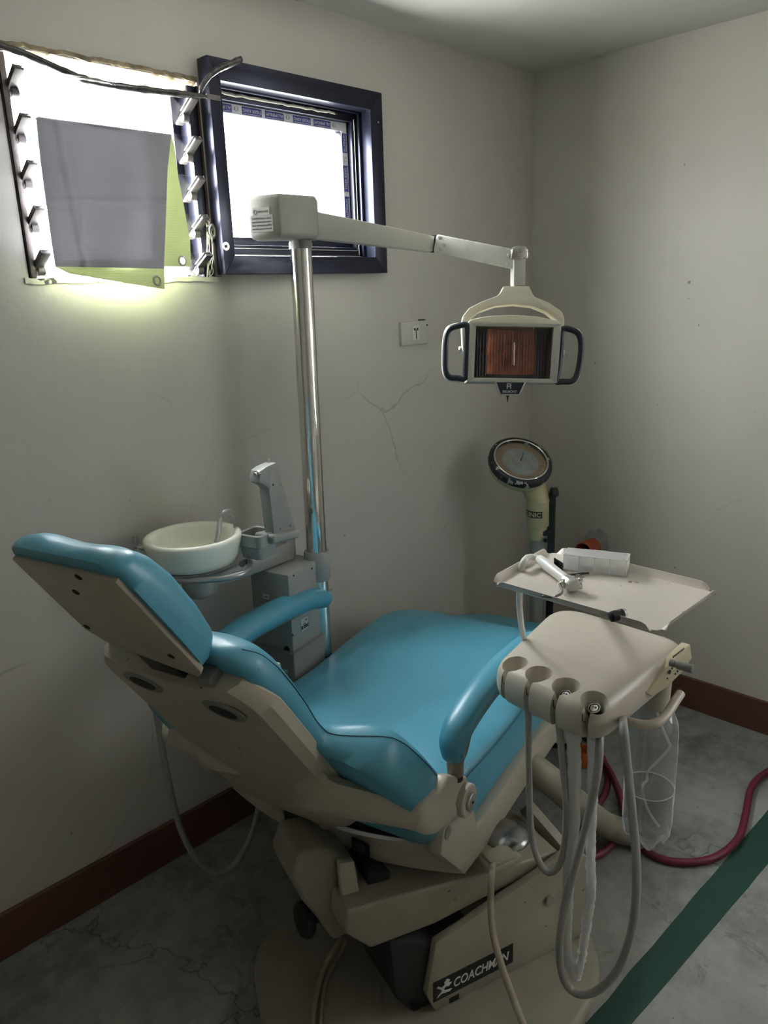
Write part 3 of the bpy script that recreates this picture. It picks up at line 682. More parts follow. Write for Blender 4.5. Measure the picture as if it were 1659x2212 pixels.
b = B(); box(b, lambda x, y, z: up(0, 0, 0)+side*x+tow*y+Vector((0, 0, z)), -.055, -.005, -.008, .026, zc0-.035, zc0-.015, .004); disc(b, lambda x, y, z: up(0, 0, zc0-.048)+side*(x-.03)+tow*(y+.026)+Vector((0, 0, z)), .008, 0, .012, 12); recalc(b); obj('rod_bracket', b, 'black', scl)
b = B(); fb = frame((col.x, col.y, 0), side, tow, (0, 0, 1))
box(b, fb, -.17, .12, -.07, .33, .022, .075, .015, 3); recalc(b); pf = obj('platform', b, 'peel', scl)
b = B(); box(b, fb, -.16, .11, -.06, .32, .0, .024, .006); obj('platform_underside', b, 'black', scl)
b = B(); box(b, fb, -.05, .05, -.05, .05, .07, .095, .008); obj('column_foot', b, 'scalecream', scl)
# ------------------------------------------------------------------ dental chair
ch = thing('dental_chair', 'reclined blue vinyl dental chair with beige shell and two padded armrests', 'dental chair', W(-1.45, .3, 0))
DT = Vector((-.5623, .8269)); DN = Vector((.8269, .5623))
def BK(t, V, n):   # backrest frame -> world
    return W(-1.93+DT[0]*t+DN[0]*n, V, .52+DT[1]*t+DN[1]*n)
def ip(tab, x):
    if x <= tab[0][0]: return tab[0][1:]
    for a, c in zip(tab, tab[1:]):
        if x <= c[0]:
            k = (x-a[0])/(c[0]-a[0])
            return tuple(p*(1-k)+q*k for p, q in zip(a[1:], c[1:]))
    return tab[-1][1:]
# seat cushion
ST = [(-1.868, .535, .20, .05), (-1.86, .55, .245, .075), (-1.83, .562, .28, .11), (-1.75, .572, .302, .165), (-1.5, .566, .307, .17), (-1.25, .582, .306, .175), (-1.12, .583, .303, .175), (-1.0, .555, .297, .165), (-.88, .495, .287, .15), (-.74, .435, .27, .13), (-.62, .40, .24, .12), (-.56, .385, .19, .10), (-.54, .37, .12, .05)]
def crsec(tab, n):
    P = cr([Vector(p[:3]) for p in tab], n); Q = cr([Vector((p[0], p[1], p[3])) for p in tab], n)
    return [(a[0], a[1], a[2], c[2]) for a, c in zip(P, Q)]
b = B(); rings = []; edge = []
half = [(0, 'b', 0), (.7, 'b', 0), (.93, 'b', .004), (.985, 'b', .018), (1.0, 'b', .05), (1.01, 'e', -.05), (1.008, 'e', -.02), (1.0, 'e', -.004), (.985, 'e', .006), (.955, 'e', .014), (.90, 'e', .021), (.8, 'e', .027), (.6, 'e', .031), (.35, 'e', .031), (0, 'e', .030)]
for u, ze, w, th in crsec(ST, 6):
    R = []
    sc_ = min(1, th/.12)
    for s in (1, -1):
        hh = half if s == 1 else half[::-1][1:-1]
        for x, k, d in hh:
            wr = .0018*mnoise.noise(Vector((u*14, x*s*5, 1)))
            z = (ze-th+d*sc_) if k == 'b' else (ze+d*sc_)
            R.append(W(u, s*x*w, z+wr))
    rings.append(R); edge.append((u, ze, w))
loft(b, rings); recalc(b); seat = obj('seat_cushion', b, 'vinyl', ch, 80)
for s in (1, -1):
    b = B(); tube(b, [W(u, s*(w*1.003), ze-.002) for u, ze, w in edge[6:-8]], .0015, 6); recalc(b); obj('piping', b, 'seam', seat, 60)
# back cushion with hip bolsters
BT = [(-.035, .27, .035, .03), (-.015, .31, .05, .05), (.03, .328, .058, .072), (.10, .332, .06, .082), (.17, .33, .06, .078), (.23, .322, .06, .072), (.28, .312, .052, .074), (.315, .295, .046, .068), (.338, .25, .040, .038), (.354, .202, .038, .008), (.39, .188, .050, 0), (.44, .185, .060, 0), (.50, .183, .067, 0), (.56, .179, .069, 0), (.61, .168, .062, 0), (.645, .145, .036, 0), (.66, .115, .015, 0)]
b = B(); rings = []; seamL, seamR = [], []
tt = [(-.035+.695*i/110) for i in range(111)]
def bsec(t):
    q = [ip(BT, t+d) for d in (-.012, -.006, 0, .006, .012)] if .0 < t < .62 else [ip(BT, t)]
    return tuple(sum(p[i] for p in q)/len(q) for i in range(3))
def nf(s, Wd, th, wg):
    a = abs(s); wing = max(0, (a-.38)/.62); wing = wing*wing*(3-2*wing)
    rnd = (1-a**7)**.5 if a < 1 else 0
    return .004+(th+wg*wing)*(.28+.72*rnd) if a < 1 else .004+(th+wg)*.28
for t in tt:
    Wd, th, wg = bsec(t); R = []
    for i in range(41):
        s = -1+2*i/40; s = math.copysign(abs(s)**.75, s)
        R.append(BK(t, s*Wd, nf(s, Wd, th, wg)+.0025*mnoise.noise(Vector((t*9, s*3, 4)))))
    for s in (.96, .6, .2, -.2, -.6, -.96): R.append(BK(t, s*Wd, .0))
    rings.append(R)
    if .0 < t < .64: seamR.append(BK(t, .955*Wd, nf(.955, Wd, th, wg)+.001)); seamL.append(BK(t, -.955*Wd, nf(.955, Wd, th, wg)+.001))
loft(b, rings); recalc(b); bc_ = obj('back_cushion', b, 'vinyl', ch, 80)
for sm in (seamR, seamL):
    b = B(); tube(b, sm, .0010, 6); recalc(b); obj('stitching', b, 'seam', bc_, 60)
# back shell (tray with turned-up lips)
b = B(); rings = []
for i in range(61):
    t = .0+.605*i/60
    w = .184; wl = .197+.024*max(0, min(1, (.36-t)/.28))
    if t > .53: w -= .06*((t-.53)/.075)**2.2*.6; wl -= .06*((t-.53)/.075)**2.2*.6
    lip = .004+.008*max(0, min(1, (t-.02)/.08))*max(0, min(1, (.585-t)/.05))
    k = max(0, (.13-t)/.13); w -= .075*k*k
    R = [(-w, lip), (-w-.004, lip-.004), (-w-.003, -.012), (-w+.012, -.030), (-w*.6, -.038), (0, -.040), (w*.6, -.038), (w-.012, -.030), (w+.003, -.012), (w+.004, lip-.004), (w, lip), (w-.008, lip), (w-.012, .000), (0, -.002), (-w+.012, .0), (-w+.008, lip)]
    rings.append([BK(t, a*(wl/w if a < 0 else 1), c) for a, c in R])
loft(b, rings); recalc(b); shell = obj('back_shell', b, 'beige', ch, 35)
def onshell(x, y):
    d = ray(x, y); o_ = BK(0, 0, -.04); nn = BK(0, 0, 1)-BK(0, 0, 0); P = CAM+d*((o_-CAM).dot(nn)/d.dot(nn)); return (P.dot(CV)-V0, (P-o_).dot(BK(1, 0, 0)-BK(0, 0, 0)))
for Vv, t in (onshell(309, 1474), onshell(483, 1537)):
    b = B(); fr = lambda a, d, c, Vv=Vv, t=t: BK(t+c*.62, Vv+a, -.040-d)
    disc(b, fr, .046, -.004, .0015, 32, bev=.001); recalc(b); g = obj('shell_grommet', b, 'grey2', shell)
    b = B(); disc(b, fr, .030, .001, .0028, 28, bev=.001); recalc(b); obj('grommet_pad', b, 'rubber', g)
# yoke arms that carry the back to the side pivots
def lc(x, y, V): P = pv(x, y, V); return (P.dot(CU), V, P.z)
upE = [(-2.075, .0, .715), lc(680, 1660, .165), lc(720, 1690, .20), lc(800, 1712, .25), lc(880, 1736, .305), lc(905, 1741, .328), lc(922, 1732, .338), lc(945, 1716, .34), lc(975, 1706, .34)]
loE = [(-1.985, .0, .585), lc(640, 1740, .11), lc(700, 1758, .16), lc(770, 1772, .22), lc(860, 1787, .295), lc(895, 1795, .325), lc(925, 1803, .338), lc(955, 1792, .34), lc(986, 1768, .34)]
for s in (1, -1):
    b = B(); A = cr(upE, 6); D = cr(loE, 6); rings = []
    for a, d in zip(A, D):
        m = (a+d)/2; kk = max(0, min(1, (a.y-.06)/.2)); inn = Vector((.014, -.018, 0))*kk+Vector((.018, -.004, .01))*(1-kk)
        out = -inn*.35
        R = [a, a*.8+d*.2+out, a*.5+d*.5+out*1.4, a*.2+d*.8+out, d, d+inn, m+inn*1.2, a+inn]
        rings.append([W(p.x, p.y, p.z) if s > 0 else W(p.x+.045*max(0, 1-p.y/.3), -p.y, p.z-.02*max(0, 1-p.y/.3)) for p in R])
    loft(b, rings); recalc(b); obj('back_yoke', b, 'beige', ch, 40)
HG = (lc(1005, 1728, .345)[0], lc(1005, 1728, .345)[2])
for s in (1, -1):
    def fs(a, d, c, s=s): return W(a, s*d, c)
    b = B(); disc(b, lambda a, d, c: fs(HG[0]+a, d, HG[1]+c), .036, .322, .356, 32, bev=.003); recalc(b); pvt = obj('side_pivot', b, 'beige', ch)
    b = B(); disc(b, lambda a, d, c: fs(HG[0]+a, d, HG[1]+c), .019, .355, .362, 28, bev=.0015); recalc(b); cpv = obj('pivot_cap', b, 'dullsteel', pvt)
    b = B(); disc(b, lambda a, d, c: fs(HG[0]+a, d, HG[1]+c), .003, .361, .3635, 10); recalc(b)
    obj('pivot_hole', b, 'ink', pvt)
    # casting + armrest post + armrest
    b = B(); c1 = [lc(943, 1716, .335), lc(965, 1676, .335), lc(1005, 1676, .335), lc(1012, 1696, .335), lc(1020, 1722, .335), lc(975, 1740, .335)]
    prism(b, [(p[0], p[2]) for p in c1], fs, .312, .340, .006, 3); recalc(b); obj('armrest_socket', b, 'dullsteel' if 0 else 'beige', ch)
    ar = [(-1.885, .70), (-1.885, .74), (-1.845, .768), (-1.73, .785), (-1.58, .782), (-1.45, .768), (-1.385, .745), (-1.372, .728)]
    q0 = lc(984, 1660, .33); 
    b = B(); tube(b, cr([W(q0[0], s*.33, q0[2]-.012), W(q0[0], s*.33, q0[2]+.02), W(-1.84, s*.33, .70), W(-1.79, s*.33, .745), W(-1.70, s*.33, .757), W(-1.45, s*.33, .742)], 8), interp([.017, .018, .016, .012, .010, .008], 8, 41), 14); recalc(b); po = obj('armrest_post', b, 'brownpost' if 'brownpost' in M else 'beige', ch, 60)
    b = B(); disc(b, frame(W(q0[0], s*.33, q0[2]-.014), (1, 0, 0), (0, 0, -1), (0, 1, 0)), .0155, 0, .010, 18); recalc(b); obj('rubber_bushing', b, 'rubber', po)
    P = cr([W(u, s*.335, z) for u, z in ar], 9); N = len(P)
    rr = interp([r_*(.86 if s > 0 else 1.) for r_ in (.024, .033, .0355, .037, .037, .036, .033, .018)], 9, N); rr[0] = .012; rr[1] = .019; rr[-1] = .006; rr[-2] = .014
    b = B(); tube(b, P, rr, 20, flat=(.92, 1.05), ref=(0, 0, 1)); recalc(b); pad = obj('armrest_pad', b, 'vinyl', ch, 80)
    b = B(); pth = []
    for i in range(4, N-3):
        d = (P[i+1]-P[i-1]).normalized(); sd = CV*s; upv = sd.cross(d) if s > 0 else d.cross(sd)
        pth.append(P[i]+sd*(rr[i]*1.03*.93)-upv*(-1 if upv.z < 0 else 1)*rr[i]*.32)
    tube(b, pth, .0014, 6); recalc(b); obj('pad_seam', b, 'seam', pad, 60)
# seat frame: side plates with rails, rear crossbar, underpan
side_px = [(1003, 1890), (1054, 1822), (1136, 1697), (1221, 1573), (1216, 1542), (1201, 1549), (1151, 1610), (1100, 1680), (1031, 1787), (1019, 1722), (990, 1735), (956, 1798), (951, 1848)]
sp = [lc(x, y, .33) for x, y in side_px]
for s in (1, -1):
    b = B(); prism(b, [(p[0], p[2]) for p in sp], lambda a, d, c, s=s: W(a, s*d, c), .300, .332, .006, 2); recalc(b); fp = obj('side_frame', b, 'beige', ch)
    if s == 1:
        q = lc(967, 1799, .332); b = B(); disc(b, lambda a, d, c: W(q[0]+a, d, q[2]+c), .014, .331, .334, 20, bev=.001); recalc(b); obj('frame_plug', b, 'grey2', fp)
b = B(); rings = []
q1 = lc(953, 1848, .33); q2 = lc(1001, 1890, .33)
for i in range(49):
    V = -.325+.65*i/48; bow = .055*(1-(V/.325)**2); u = q2[0]-.004-bow
    z0, z1 = q2[2]+.004-.008*(1-(V/.325)**2), q1[2]-.042-.03*(1-(V/.325)**2)
    rings.append([W(u, V, z0), W(u-.010, V, (z0+z1)/2), W(u-.004, V, z1), W(u+.004, V, z1+.003), W(u+.011, V, z1), W(u+.011, V, z0)])
loft(b, rings); recalc(b); cb_ = obj('rear_crossbar', b, 'beige', ch, 40)
# black rating plate on the crossbar
A_ = [lc(759, 1806, .11), lc(806, 1822, .15)]
uc = q2[0]-.004-.055*(1-(.13/.325)**2)-.0125
best = None
for k in range(120):
    Vq = -.2+.004*k; pq = pv(782, 1829, Vq); uq_ = q2[0]-.004-.055*(1-(Vq/.325)**2)-.010
    if best is None or abs(pq.dot(CU)-uq_) < best[0]: best = (abs(pq.dot(CU)-uq_), pq)
pc = best[1]
fr = frame(pc+(-CU)*.003, CV*1.0-CU*.10, CU, (0, 0, 1))
b = B(); box(b, fr, -.024, .024, -.004, .0, -.018, .018); recalc(b); rp = obj('rating_plate', b, 'ink', ch, 0)
b = B()
for k in range(6): box(b, fr, -.020, .012+.002*(k % 3), -.0046, -.004, .012-.0048*k, .0132-.0048*k)
obj('print_lines', b, 'inkgrey', rp, 0)
b = B(); box(b, W, -1.82, -1.05, -.28, .28, .375, .40, .008); recalc(b); obj('seat_pan', b, 'grey2', ch)
# hinge brackets between back and seat frame
for V0_, wd in ((-.12, .035), (-.01, .035)):
    b = B(); prism(b, [(-1.97, .60), (-1.935, .60), (-1.865, .42), (-1.86, .36), (-1.885, .36), (-1.95, .50)], lambda a, d, c: W(a, d, c), V0_, V0_+wd, .006); recalc(b); obj('recline_bracket', b, 'beige', ch)
b = B(); box(b, W, -1.93, -1.86, -.085, -.01, .40, .50, .01); recalc(b); obj('recline_motor', b, 'black', ch)
b = B(); rings = []
for i in range(25):
    a = math.radians(200-i*4.2); rings.append([W(-1.80+.17*math.cos(a)*r, V, .60+.17*math.sin(a)*r) for r, V in ((1., -.19), (1.08, -.19), (1.08, -.14), (1., -.14))])
loft(b, rings); recalc(b); obj('recline_strap', b, 'beige', ch)
# headrest
b = B(); pts = [(-.116, .893), (.112, .893), (.116, .658), (.095, .632), (.05, .64), (-.085, .668), (-.118, .70)]
prism(b, pts, lambda a, d, c: BK(c, a, d), -.030, -.020, .003); recalc(b); hp = obj('headrest_plate', b, 'beige', ch)
for a, c in ((-.02, .835), (-.10, .715), (.075, .69), (.03, .885)):
    b = B(); disc(b, lambda x, y, z: BK(c+z, a+x, -.030-y), .006, 0, .0015, 14); recalc(b); obj('plate_screw', b, 'ink', hp)
HT = [(.645, .09, .02), (.655, .112, .042), (.68, .124, .058), (.74, .126, .066), (.81, .126, .066), (.86, .124, .058), (.895, .120, .042), (.912, .108, .024), (.918, .08, .008)]
b = B(); rings = []
for i in range(51):
    t = .645+.273*i/50; Wd, th = ip([r if len(r) == 3 else r for r in HT], t); R = []
    for j in range(29):
        s = -1+2*j/28; s = math.copysign(abs(s)**.7, s); a = abs(s); rnd = (1-a**6)**.5 if a < 1 else 0
        sag = -.010*math.exp(-(s*2.2)**2)*max(0, (t-.80)/.15)
        R.append(BK(t, s*Wd, -.021+(th+.007)*(.35+.65*rnd)+sag+.002*mnoise.noise(Vector((t*12, s*2, 9)))))
    for s in (.97, .5, 0, -.5, -.97): R.append(BK(t, s*Wd, -.021))
    rings.append(R)
loft(b, rings); recalc(b); hc = obj('headrest_cushion', b, 'vinyl', ch, 80)
b = B(); box(b, lambda x, y, z: BK(z, x, y), -.035, .045, -.028, -.008, .52, .72, .003); recalc(b); obj('headrest_slide', b, 'black', ch)
b = B(); box(b, lambda x, y, z: BK(z, x, y), .075, .11, -.03, .0, .600, .625, .003); recalc(b); obj('headrest_catch', b, 'grey2', ch)
# lift beam, bracket, base
def pn(x, y, n):
    d = ray(x, y); P = CAM+d*((n-CAM.dot(BV))/d.dot(BV)); return (P.dot(BU), P.z)
n1 = 1.375
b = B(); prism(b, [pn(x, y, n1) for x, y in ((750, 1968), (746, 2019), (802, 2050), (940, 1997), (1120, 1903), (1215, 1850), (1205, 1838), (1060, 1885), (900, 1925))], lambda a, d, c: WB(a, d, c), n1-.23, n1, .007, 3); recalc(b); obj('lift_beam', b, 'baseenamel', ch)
n2 = 1.30
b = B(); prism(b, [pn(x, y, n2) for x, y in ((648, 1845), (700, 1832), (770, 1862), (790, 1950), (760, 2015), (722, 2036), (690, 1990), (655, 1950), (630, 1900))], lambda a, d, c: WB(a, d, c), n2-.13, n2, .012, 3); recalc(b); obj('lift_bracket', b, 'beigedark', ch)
b = B(); prism(b, [pn(x, y, n2+.03) for x, y in ((733, 1866), (766, 1860), (778, 1930), (786, 1958), (742, 1966))], lambda a, d, c: WB(a, d, c), n2+.01, n2+.03, .004); recalc(b); obj('bracket_plate', b, 'beige', ch)
b = B(); prism(b, [pn(x, y, n2) for x, y in ((785, 1870), (835, 1872), (832, 1905), (790, 1950))], lambda a, d, c: WB(a, d, c), n2-.10, n2+.02, .003); recalc(b); obj('gap_shade_block', b, 'black', ch)  # black block paints the shade of the gap beside the bracket plate
kc = pd(662, 1985, 1.80); ka = (-RT*.80-FW*.42+UP*-.1).normalized(); k2 = Vector((0, 0, 1)); k2 = (k2-ka*k2.dot(ka)).normalized(); k1 = ka.cross(k2)
b = B(); lathe(b, [(.020, -.014), (.036, -.010), (.042, 0), (.042, .012), (.034, .020), (.014, .022)], lambda x, y, z: kc+k1*x+k2*y+ka*z, 10); lathe(b, [(.017, -.055), (.017, -.012)], lambda x, y, z: kc+k1*x+k2*y+ka*z, 16); recalc(b); obj('adjusting_knob', b, 'rubber', ch)
# base housing
hp_ = [pn(x, y, N0) for x, y in ((941, 2187), (922, 2151), (942, 2037), (991, 2005), (1090, 1937), (1167, 1886))]
zlow = .032; hp_[0] = (hp_[0][0], zlow)
poly = hp_ + [(-.965, .308), (-.90, .25), (-.875, .09), (-.89, zlow)]
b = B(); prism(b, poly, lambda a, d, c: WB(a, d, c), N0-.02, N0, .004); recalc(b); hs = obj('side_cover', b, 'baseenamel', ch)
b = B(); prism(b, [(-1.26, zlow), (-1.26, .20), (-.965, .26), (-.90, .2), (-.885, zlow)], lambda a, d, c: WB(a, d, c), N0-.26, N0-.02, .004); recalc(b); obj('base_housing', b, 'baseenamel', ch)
b = B(); pB = [pn(x, y, N0-.03) for x, y in ((838, 2030), (950, 2030), (985, 2010), (1060, 1960))]
prism(b, [pB[0], pB[1], (-1.25, .222), (-1.22, zlow), (-1.40, zlow), (-1.445, .10)], lambda a, d, c: WB(a, d, c), N0-.24, N0-.021, .006); recalc(b); obj('lift_bellows', b, 'rubber', ch)
a0, a1 = pn(936, 2160, N0), pn(1107, 2082, N0); a2 = pn(936, 2125, N0); a3 = pn(1107, 2036, N0)
sx0, sx1 = a0[0], a1[0]; zc_ = (a0[1]+a1[1]+a2[1]+a3[1])/4; hh_ = (a2[1]+a3[1]-a0[1]-a1[1])/4
fnb = lambda x, y, z: WB(x, N0+y, z)
b = B(); box(b, fnb, sx0, sx1, -.001, .0015, zc_-hh_, zc_+hh_); recalc(b); np_ = obj('name_strip', b, 'ink', ch, 0)
L_ = sx1-sx0
t = textbm('COACHMAN', hh_*1.25, lambda x, y, z: WB(sx0+L_*.60+x, N0+.0018+y, zc_+z-.002), .0006, sx=1.0, shear=.18, bold=.0006)
xs = [v.co.dot(BU) for v in t.verts]; w_ = max(xs)-min(xs); m_ = (max(xs)+min(xs))/2; k_ = L_*.70/w_
for v in t.verts: v.co += BU*((v.co.dot(BU)-m_)*(k_-1)+(sx0+L_*.595-m_))
obj('lettering', t, 'label', np_, 0)
b = B()
def blob(pts): 
    prism(b, [(sx0+L_*.13+x*hh_, zc_+z*hh_) for x, z in pts], lambda a, d, c: WB(a, N0+d, c), .0015, .0024)
blob([(-.75, -.70), (-.3, -.45), (.5, -.60), (.75, -.42), (.1, -.30), (-.1, -.10), (.15, .08), (.45, -.02), (.75, .25), (.45, .3), (.55, .62), (.25, .80), (.0, .55), (.05, .30), (-.25, .15), (-.6, .45), (-.75, .35), (-.4, .05), (-.2, -.2), (-.55, -.45)])
recalc(b); obj('rider_emblem', b, 'label', np_, 0)
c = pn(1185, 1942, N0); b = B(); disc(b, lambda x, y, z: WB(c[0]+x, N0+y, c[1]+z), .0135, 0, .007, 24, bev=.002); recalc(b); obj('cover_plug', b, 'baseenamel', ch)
c = pn(980, 2158, N0); b = B(); box(b, fnb, c[0]-.012, c[0]+.014, -.002, .0012, c[1]-.006, c[1]+.008); recalc(b); obj('cover_slot', b, 'ink', ch, 0)
# base plate on the floor
fp_ = [(-1.90, -.50), (-1.835, -.462), (-1.73, -.45), (-1.55, -.46), (-1.36, -.52), (-1.22, -.66), (-1.17, -.84), (-1.215, -.99), (-1.308, -1.112), (-1.40, -1.165), (-1.52, -1.186), (-1.68, -1.18), (-1.85, -1.13), (-1.98, -1.02), (-2.04, -.88), (-2.02, -.72), (-1.955, -.585)]
pl_ = cr([(x, y, 0) for x, y in fp_], 6, True); cen = Vector((-1.6, -.83, 0)); b = B()
rings = []
for k, z in ((1.0, 0), (1.0, .010), (.995, .018), (.98, .025), (.955, .029)): rings.append([cen+(p-cen)*k+Vector((0, 0, z)) for p in pl_])
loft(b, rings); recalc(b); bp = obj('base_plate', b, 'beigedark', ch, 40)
b = B(); rr_ = []
inner = [(-1.86, -.56), (-1.80, -.53), (-1.70, -.545), (-1.66, -.60), (-1.70, -.72), (-1.80, -.85), (-1.93, -.90), (-1.98, -.80), (-1.93, -.66)]
il = cr([(x, y, 0) for x, y in inner], 6, True); ic = Vector((-1.82, -.72, 0))
for k, z in ((1.0, .028), (.99, .031), (.96, .032)): rr_.append([ic+(p-ic)*k+Vector((0, 0, z)) for p in il])
loft(b, rr_); recalc(b); obj('foot_plate', b, 'beigedark', ch, 40)
hose('power_cord', [pd(738, 2027, 1.86), pd(722, 2050, 1.84), pz(700, 2090, .042), pz(683, 2150, .040), pz(674, 2212, .040), pz(668, 2290, .040), pz(640, 2400, .012)], .0065, 'cord', ch)
hose('power_cord', [pd(748, 2030, 1.87), pz(735, 2060, .045), pz(705, 2120, .038), pz(692, 2212, .038), pz(690, 2290, .038)], .004, 'cord', ch)
# ------------------------------------------------------------------ foot control resting on the beam
zt_ = .352
c = pz(1093, 1802, zt_+.02)
fc = thing('foot_control', 'round steel-topped foot control resting on the lift beam under the seat rail', 'foot control', (c.x, c.y, zt_))
b = B(); lathe(b, [(.052, .012), (.0565, .015), (.056, .019), (.048, .026), (.030, .032), (.010, .034)], lambda x, y, z: Vector((c.x+x, c.y+y, zt_+z)), 40); recalc(b); obj('steel_disc', b, 'chromedark', fc, 60)
c2 = pz(1085, 1850, zt_+.01)
fx = frame((c2.x, c2.y, zt_), BU, -BV, (0, 0, 1))
b = B(); box(b, fx, -.055, .035, -.03, .05, .0, .018, .005, 3); box(b, fx, -.045, .022, -.028, .02, .014, .026, .004, 2); recalc(b); obj('control_body', b, 'scalecream2', fc)
a = pz(1066, 1866, zt_+.01)
hose('control_tube', [a, pd(1062, 1890, 1.50), pd(1060, 1950, 1.46), pd(1066, 2020, 1.42), pd(1085, 2090, 1.38), pd(1110, 2160, 1.34), pd(1140, 2240, 1.30), pz(1200, 2420, .02)], .0065, 'cord', fc)
# ------------------------------------------------------------------ cuspidor unit beside the window wall
ZB = .875
c0 = pz(622, 1243, ZB); ub, Vb = c0.dot(CU), c0.dot(CV)-V0
cr_ = pz(688, 1205, ZB); ur = cr_.dot(CU); cl_ = pz(565, 1215, ZB); Vl = cl_.dot(CV)-V0
cu_ = thing('cuspidor_unit', 'grey dental cuspidor unit with milky spittoon bowl between the chair and window wall', 'cuspidor', W((ub+ur)/2, (Vb+Vl)/2, 0))
b = B(); box(b, W, ub, ur, Vl, Vb, .645, ZB, .004); recalc(b); cab = obj('cabinet', b, 'grey', cu_)
b = B(); box(b, W, ub-.010, ur+.004, Vl-.006, Vb+.008, 0, .64, .004); box(b, W, ub-.012, ur+.005, Vl-.008, Vb+.010, .638, .646, .001); recalc(b); obj('lower_cabinet', b, 'grey2', cu_)
def pub(x, y, u=ub):
    d = ray(x, y); P = CAM+d*((u-CAM.dot(CU))/d.dot(CU)); return (P.dot(CV)-V0, P.z)
for x, y in ((634, 1243), (673, 1228), (632, 1372)):
    P = pv(x, y, Vb); b = B(); disc(b, lambda a, d, c, P=P: P+CU*a+CV*d+Vector((0, 0, c)), .0026, -.001, .002, 12); recalc(b); obj('screw', b, 'ink', cab)
for x, y, h in ((575, 1289, 0), (577, 1318, 0)):
    v, z = pub(x, y); b = B(); box(b, W, ub-.001, ub, v-.012, v+.012, z-.007, z+.007); recalc(b); lb = obj('switch_label', b, 'label', cab, 0)
    b = B(); box(b, W, ub-.0015, ub-.001, v-.008, v+.008, z-.0012, z+.0012); recalc(b); obj('print_line', b, 'inkgrey', lb, 0)
v, z = pub(575, 1305); b = B(); disc(b, lambda a, d, c: W(ub-d, v+a, z+c), .0085, 0, .010, 18, bev=.002); disc(b, lambda a, d, c: W(ub-d, v+a, z+c), .0035, .008, .020, 10); recalc(b); obj('master_switch', b, 'steel', cab)
v, z = pub(620, 1402); b = B(); disc(b, lambda a, d, c: W(ub-d, v+a, z+c), .0095, -.001, .0015, 18); recalc(b); obj('dark_plug', b, 'ink', cab)
for k in range(2):
    v, z = pub(616, 1444+k*11); b = B(); box(b, W, ub-.0115, ub-.010, v-.018, v+.018, z-.006, z+.004); recalc(b); obj('rating_label', b, 'label', cu_, 0)
# maker's plate on the cabinet front
A_, D_ = pv(644, 1332, Vb), pv(671, 1362, Vb)
um, zm = (A_.dot(CU)+D_.dot(CU))/2, (A_.z+D_.z)/2; hw, hh = .019, .021
fb_ = lambda a, d, c: W(um+a, Vb+d, zm+c)
b = B(); box(b, fb_, -hw, hw, -.0005, .0008, -hh, hh); recalc(b); mk = obj('maker_plate', b, 'platebl' if 'platebl' in M else 'vinyl', cab, 0)
b = B(); box(b, fb_, -hw+.002, hw-.002, .0008, .0012, -hh+.002, hh-.002); recalc(b); obj('plate_face', b, 'labelgrey', mk, 0)
t = textbm('a', .020, lambda x, y, z: fb_(x-.0125, .0014+y, z-.006), .0004, bold=.0007); merge(t, textbm('dec', .020, lambda x, y, z: fb_(x+.0062, .0014+y, z-.006), .0004, bold=.0007, sx=.85))
box(t, fb_, -.0062, -.0052, .0012, .0016, -.010, .002); box(t, fb_, -.0090, -.0024, .0012, .0016, .0015, .0028)
prism(t, [(.004, .009), (.010, .009), (.012, .012), (.002, .012)], fb_, .0012, .0016)
obj('lettering', t, 'ink', mk, 0)
# pivot post, platform, arm and hub
pc = pz(617, 1205, ZB)
b = B(); lathe(b, [(.030, ZB), (.031, ZB+.004), (.031, ZB+.075)], lambda x, y, z: Vector((pc.x+x, pc.y+y, z)), 32); recalc(b); obj('pivot_post', b, 'grey', cu_)
bw = pd(416, 1159, 1.97)                        # bowl rim centre
ZA = ZB+.018
hub = Vector((bw.x+.006, bw.y-.002, 0))
dirA = (hub-Vector((pc.x, pc.y, 0))); LA = dirA.length; dirA.normalize(); sdA = Vector((-dirA.y, dirA.x, 0))
if sdA.dot(FW) > 0: sdA = -sdA
b = B(); rings = []
for k, (s, w_, z0, z1) in enumerate(((-.02, .02, .03, .062), (0, .033, .012, .068), (LA*.3, .036, .012, .062), (LA*.7, .034, .014, .054), (LA-.0, .03, .020, .050), (LA+.02, .018, .026, .046))):
    O_ = Vector((pc.x, pc.y, ZB-.01))+dirA*s
    R = []
    for a, c in ((-1, .15), (-.85, 0), (.85, 0), (1, .15), (1, .85), (.85, 1), (-.85, 1), (-1, .85)): R.append(O_+sdA*w_*a+Vector((0, 0, z0+(z1-z0)*c)))
    rings.append(R)
loft(b, rings); recalc(b); obj('swing_arm', b, 'grey', cu_, 40)
b = B(); zh = ZB+.036
lathe(b, [(.030, zh-.048), (.040, zh-.042), (.046, zh-.03), (.048, zh+.02)], lambda x, y, z: Vector((hub.x+x, hub.y+y, z)), 36); recalc(b); obj('drain_hub', b, 'grey', cu_)
zb0 = bw.z-.072
b = B(); lathe(b, [(.060, zb0-.010), (.098, zb0-.005), (.102, zb0-.001), (.098, zb0)], lambda x, y, z: Vector((bw.x+x, bw.y+y, z)), 44); recalc(b); obj('bowl_plate', b, 'grey', cu_)
b = B(); lathe(b, [(.090, zb0), (.104, zb0+.006), (.114, zb0+.025), (.1225, zb0+.058), (.125, zb0+.070), (.1225, zb0+.077), (.116, zb0+.0795), (.109, zb0+.077), (.103, zb0+.068), (.099, zb0+.045), (.085, zb0+.018), (.05, zb0+.010), (.012, zb0+.008)], lambda x, y, z: Vector((bw.x+x, bw.y+y, z)), 64); recalc(b); obj('spittoon_bowl', b, 'porcelain', cu_, 60)
zr = zb0-.012
rail = [pz(x, y, zr) for x, y in ((522, 1219), (534, 1212), (541, 1220), (530, 1236), (495, 1247), (450, 1252), (405, 1254), (368, 1251), (340, 1240), (320, 1226))]
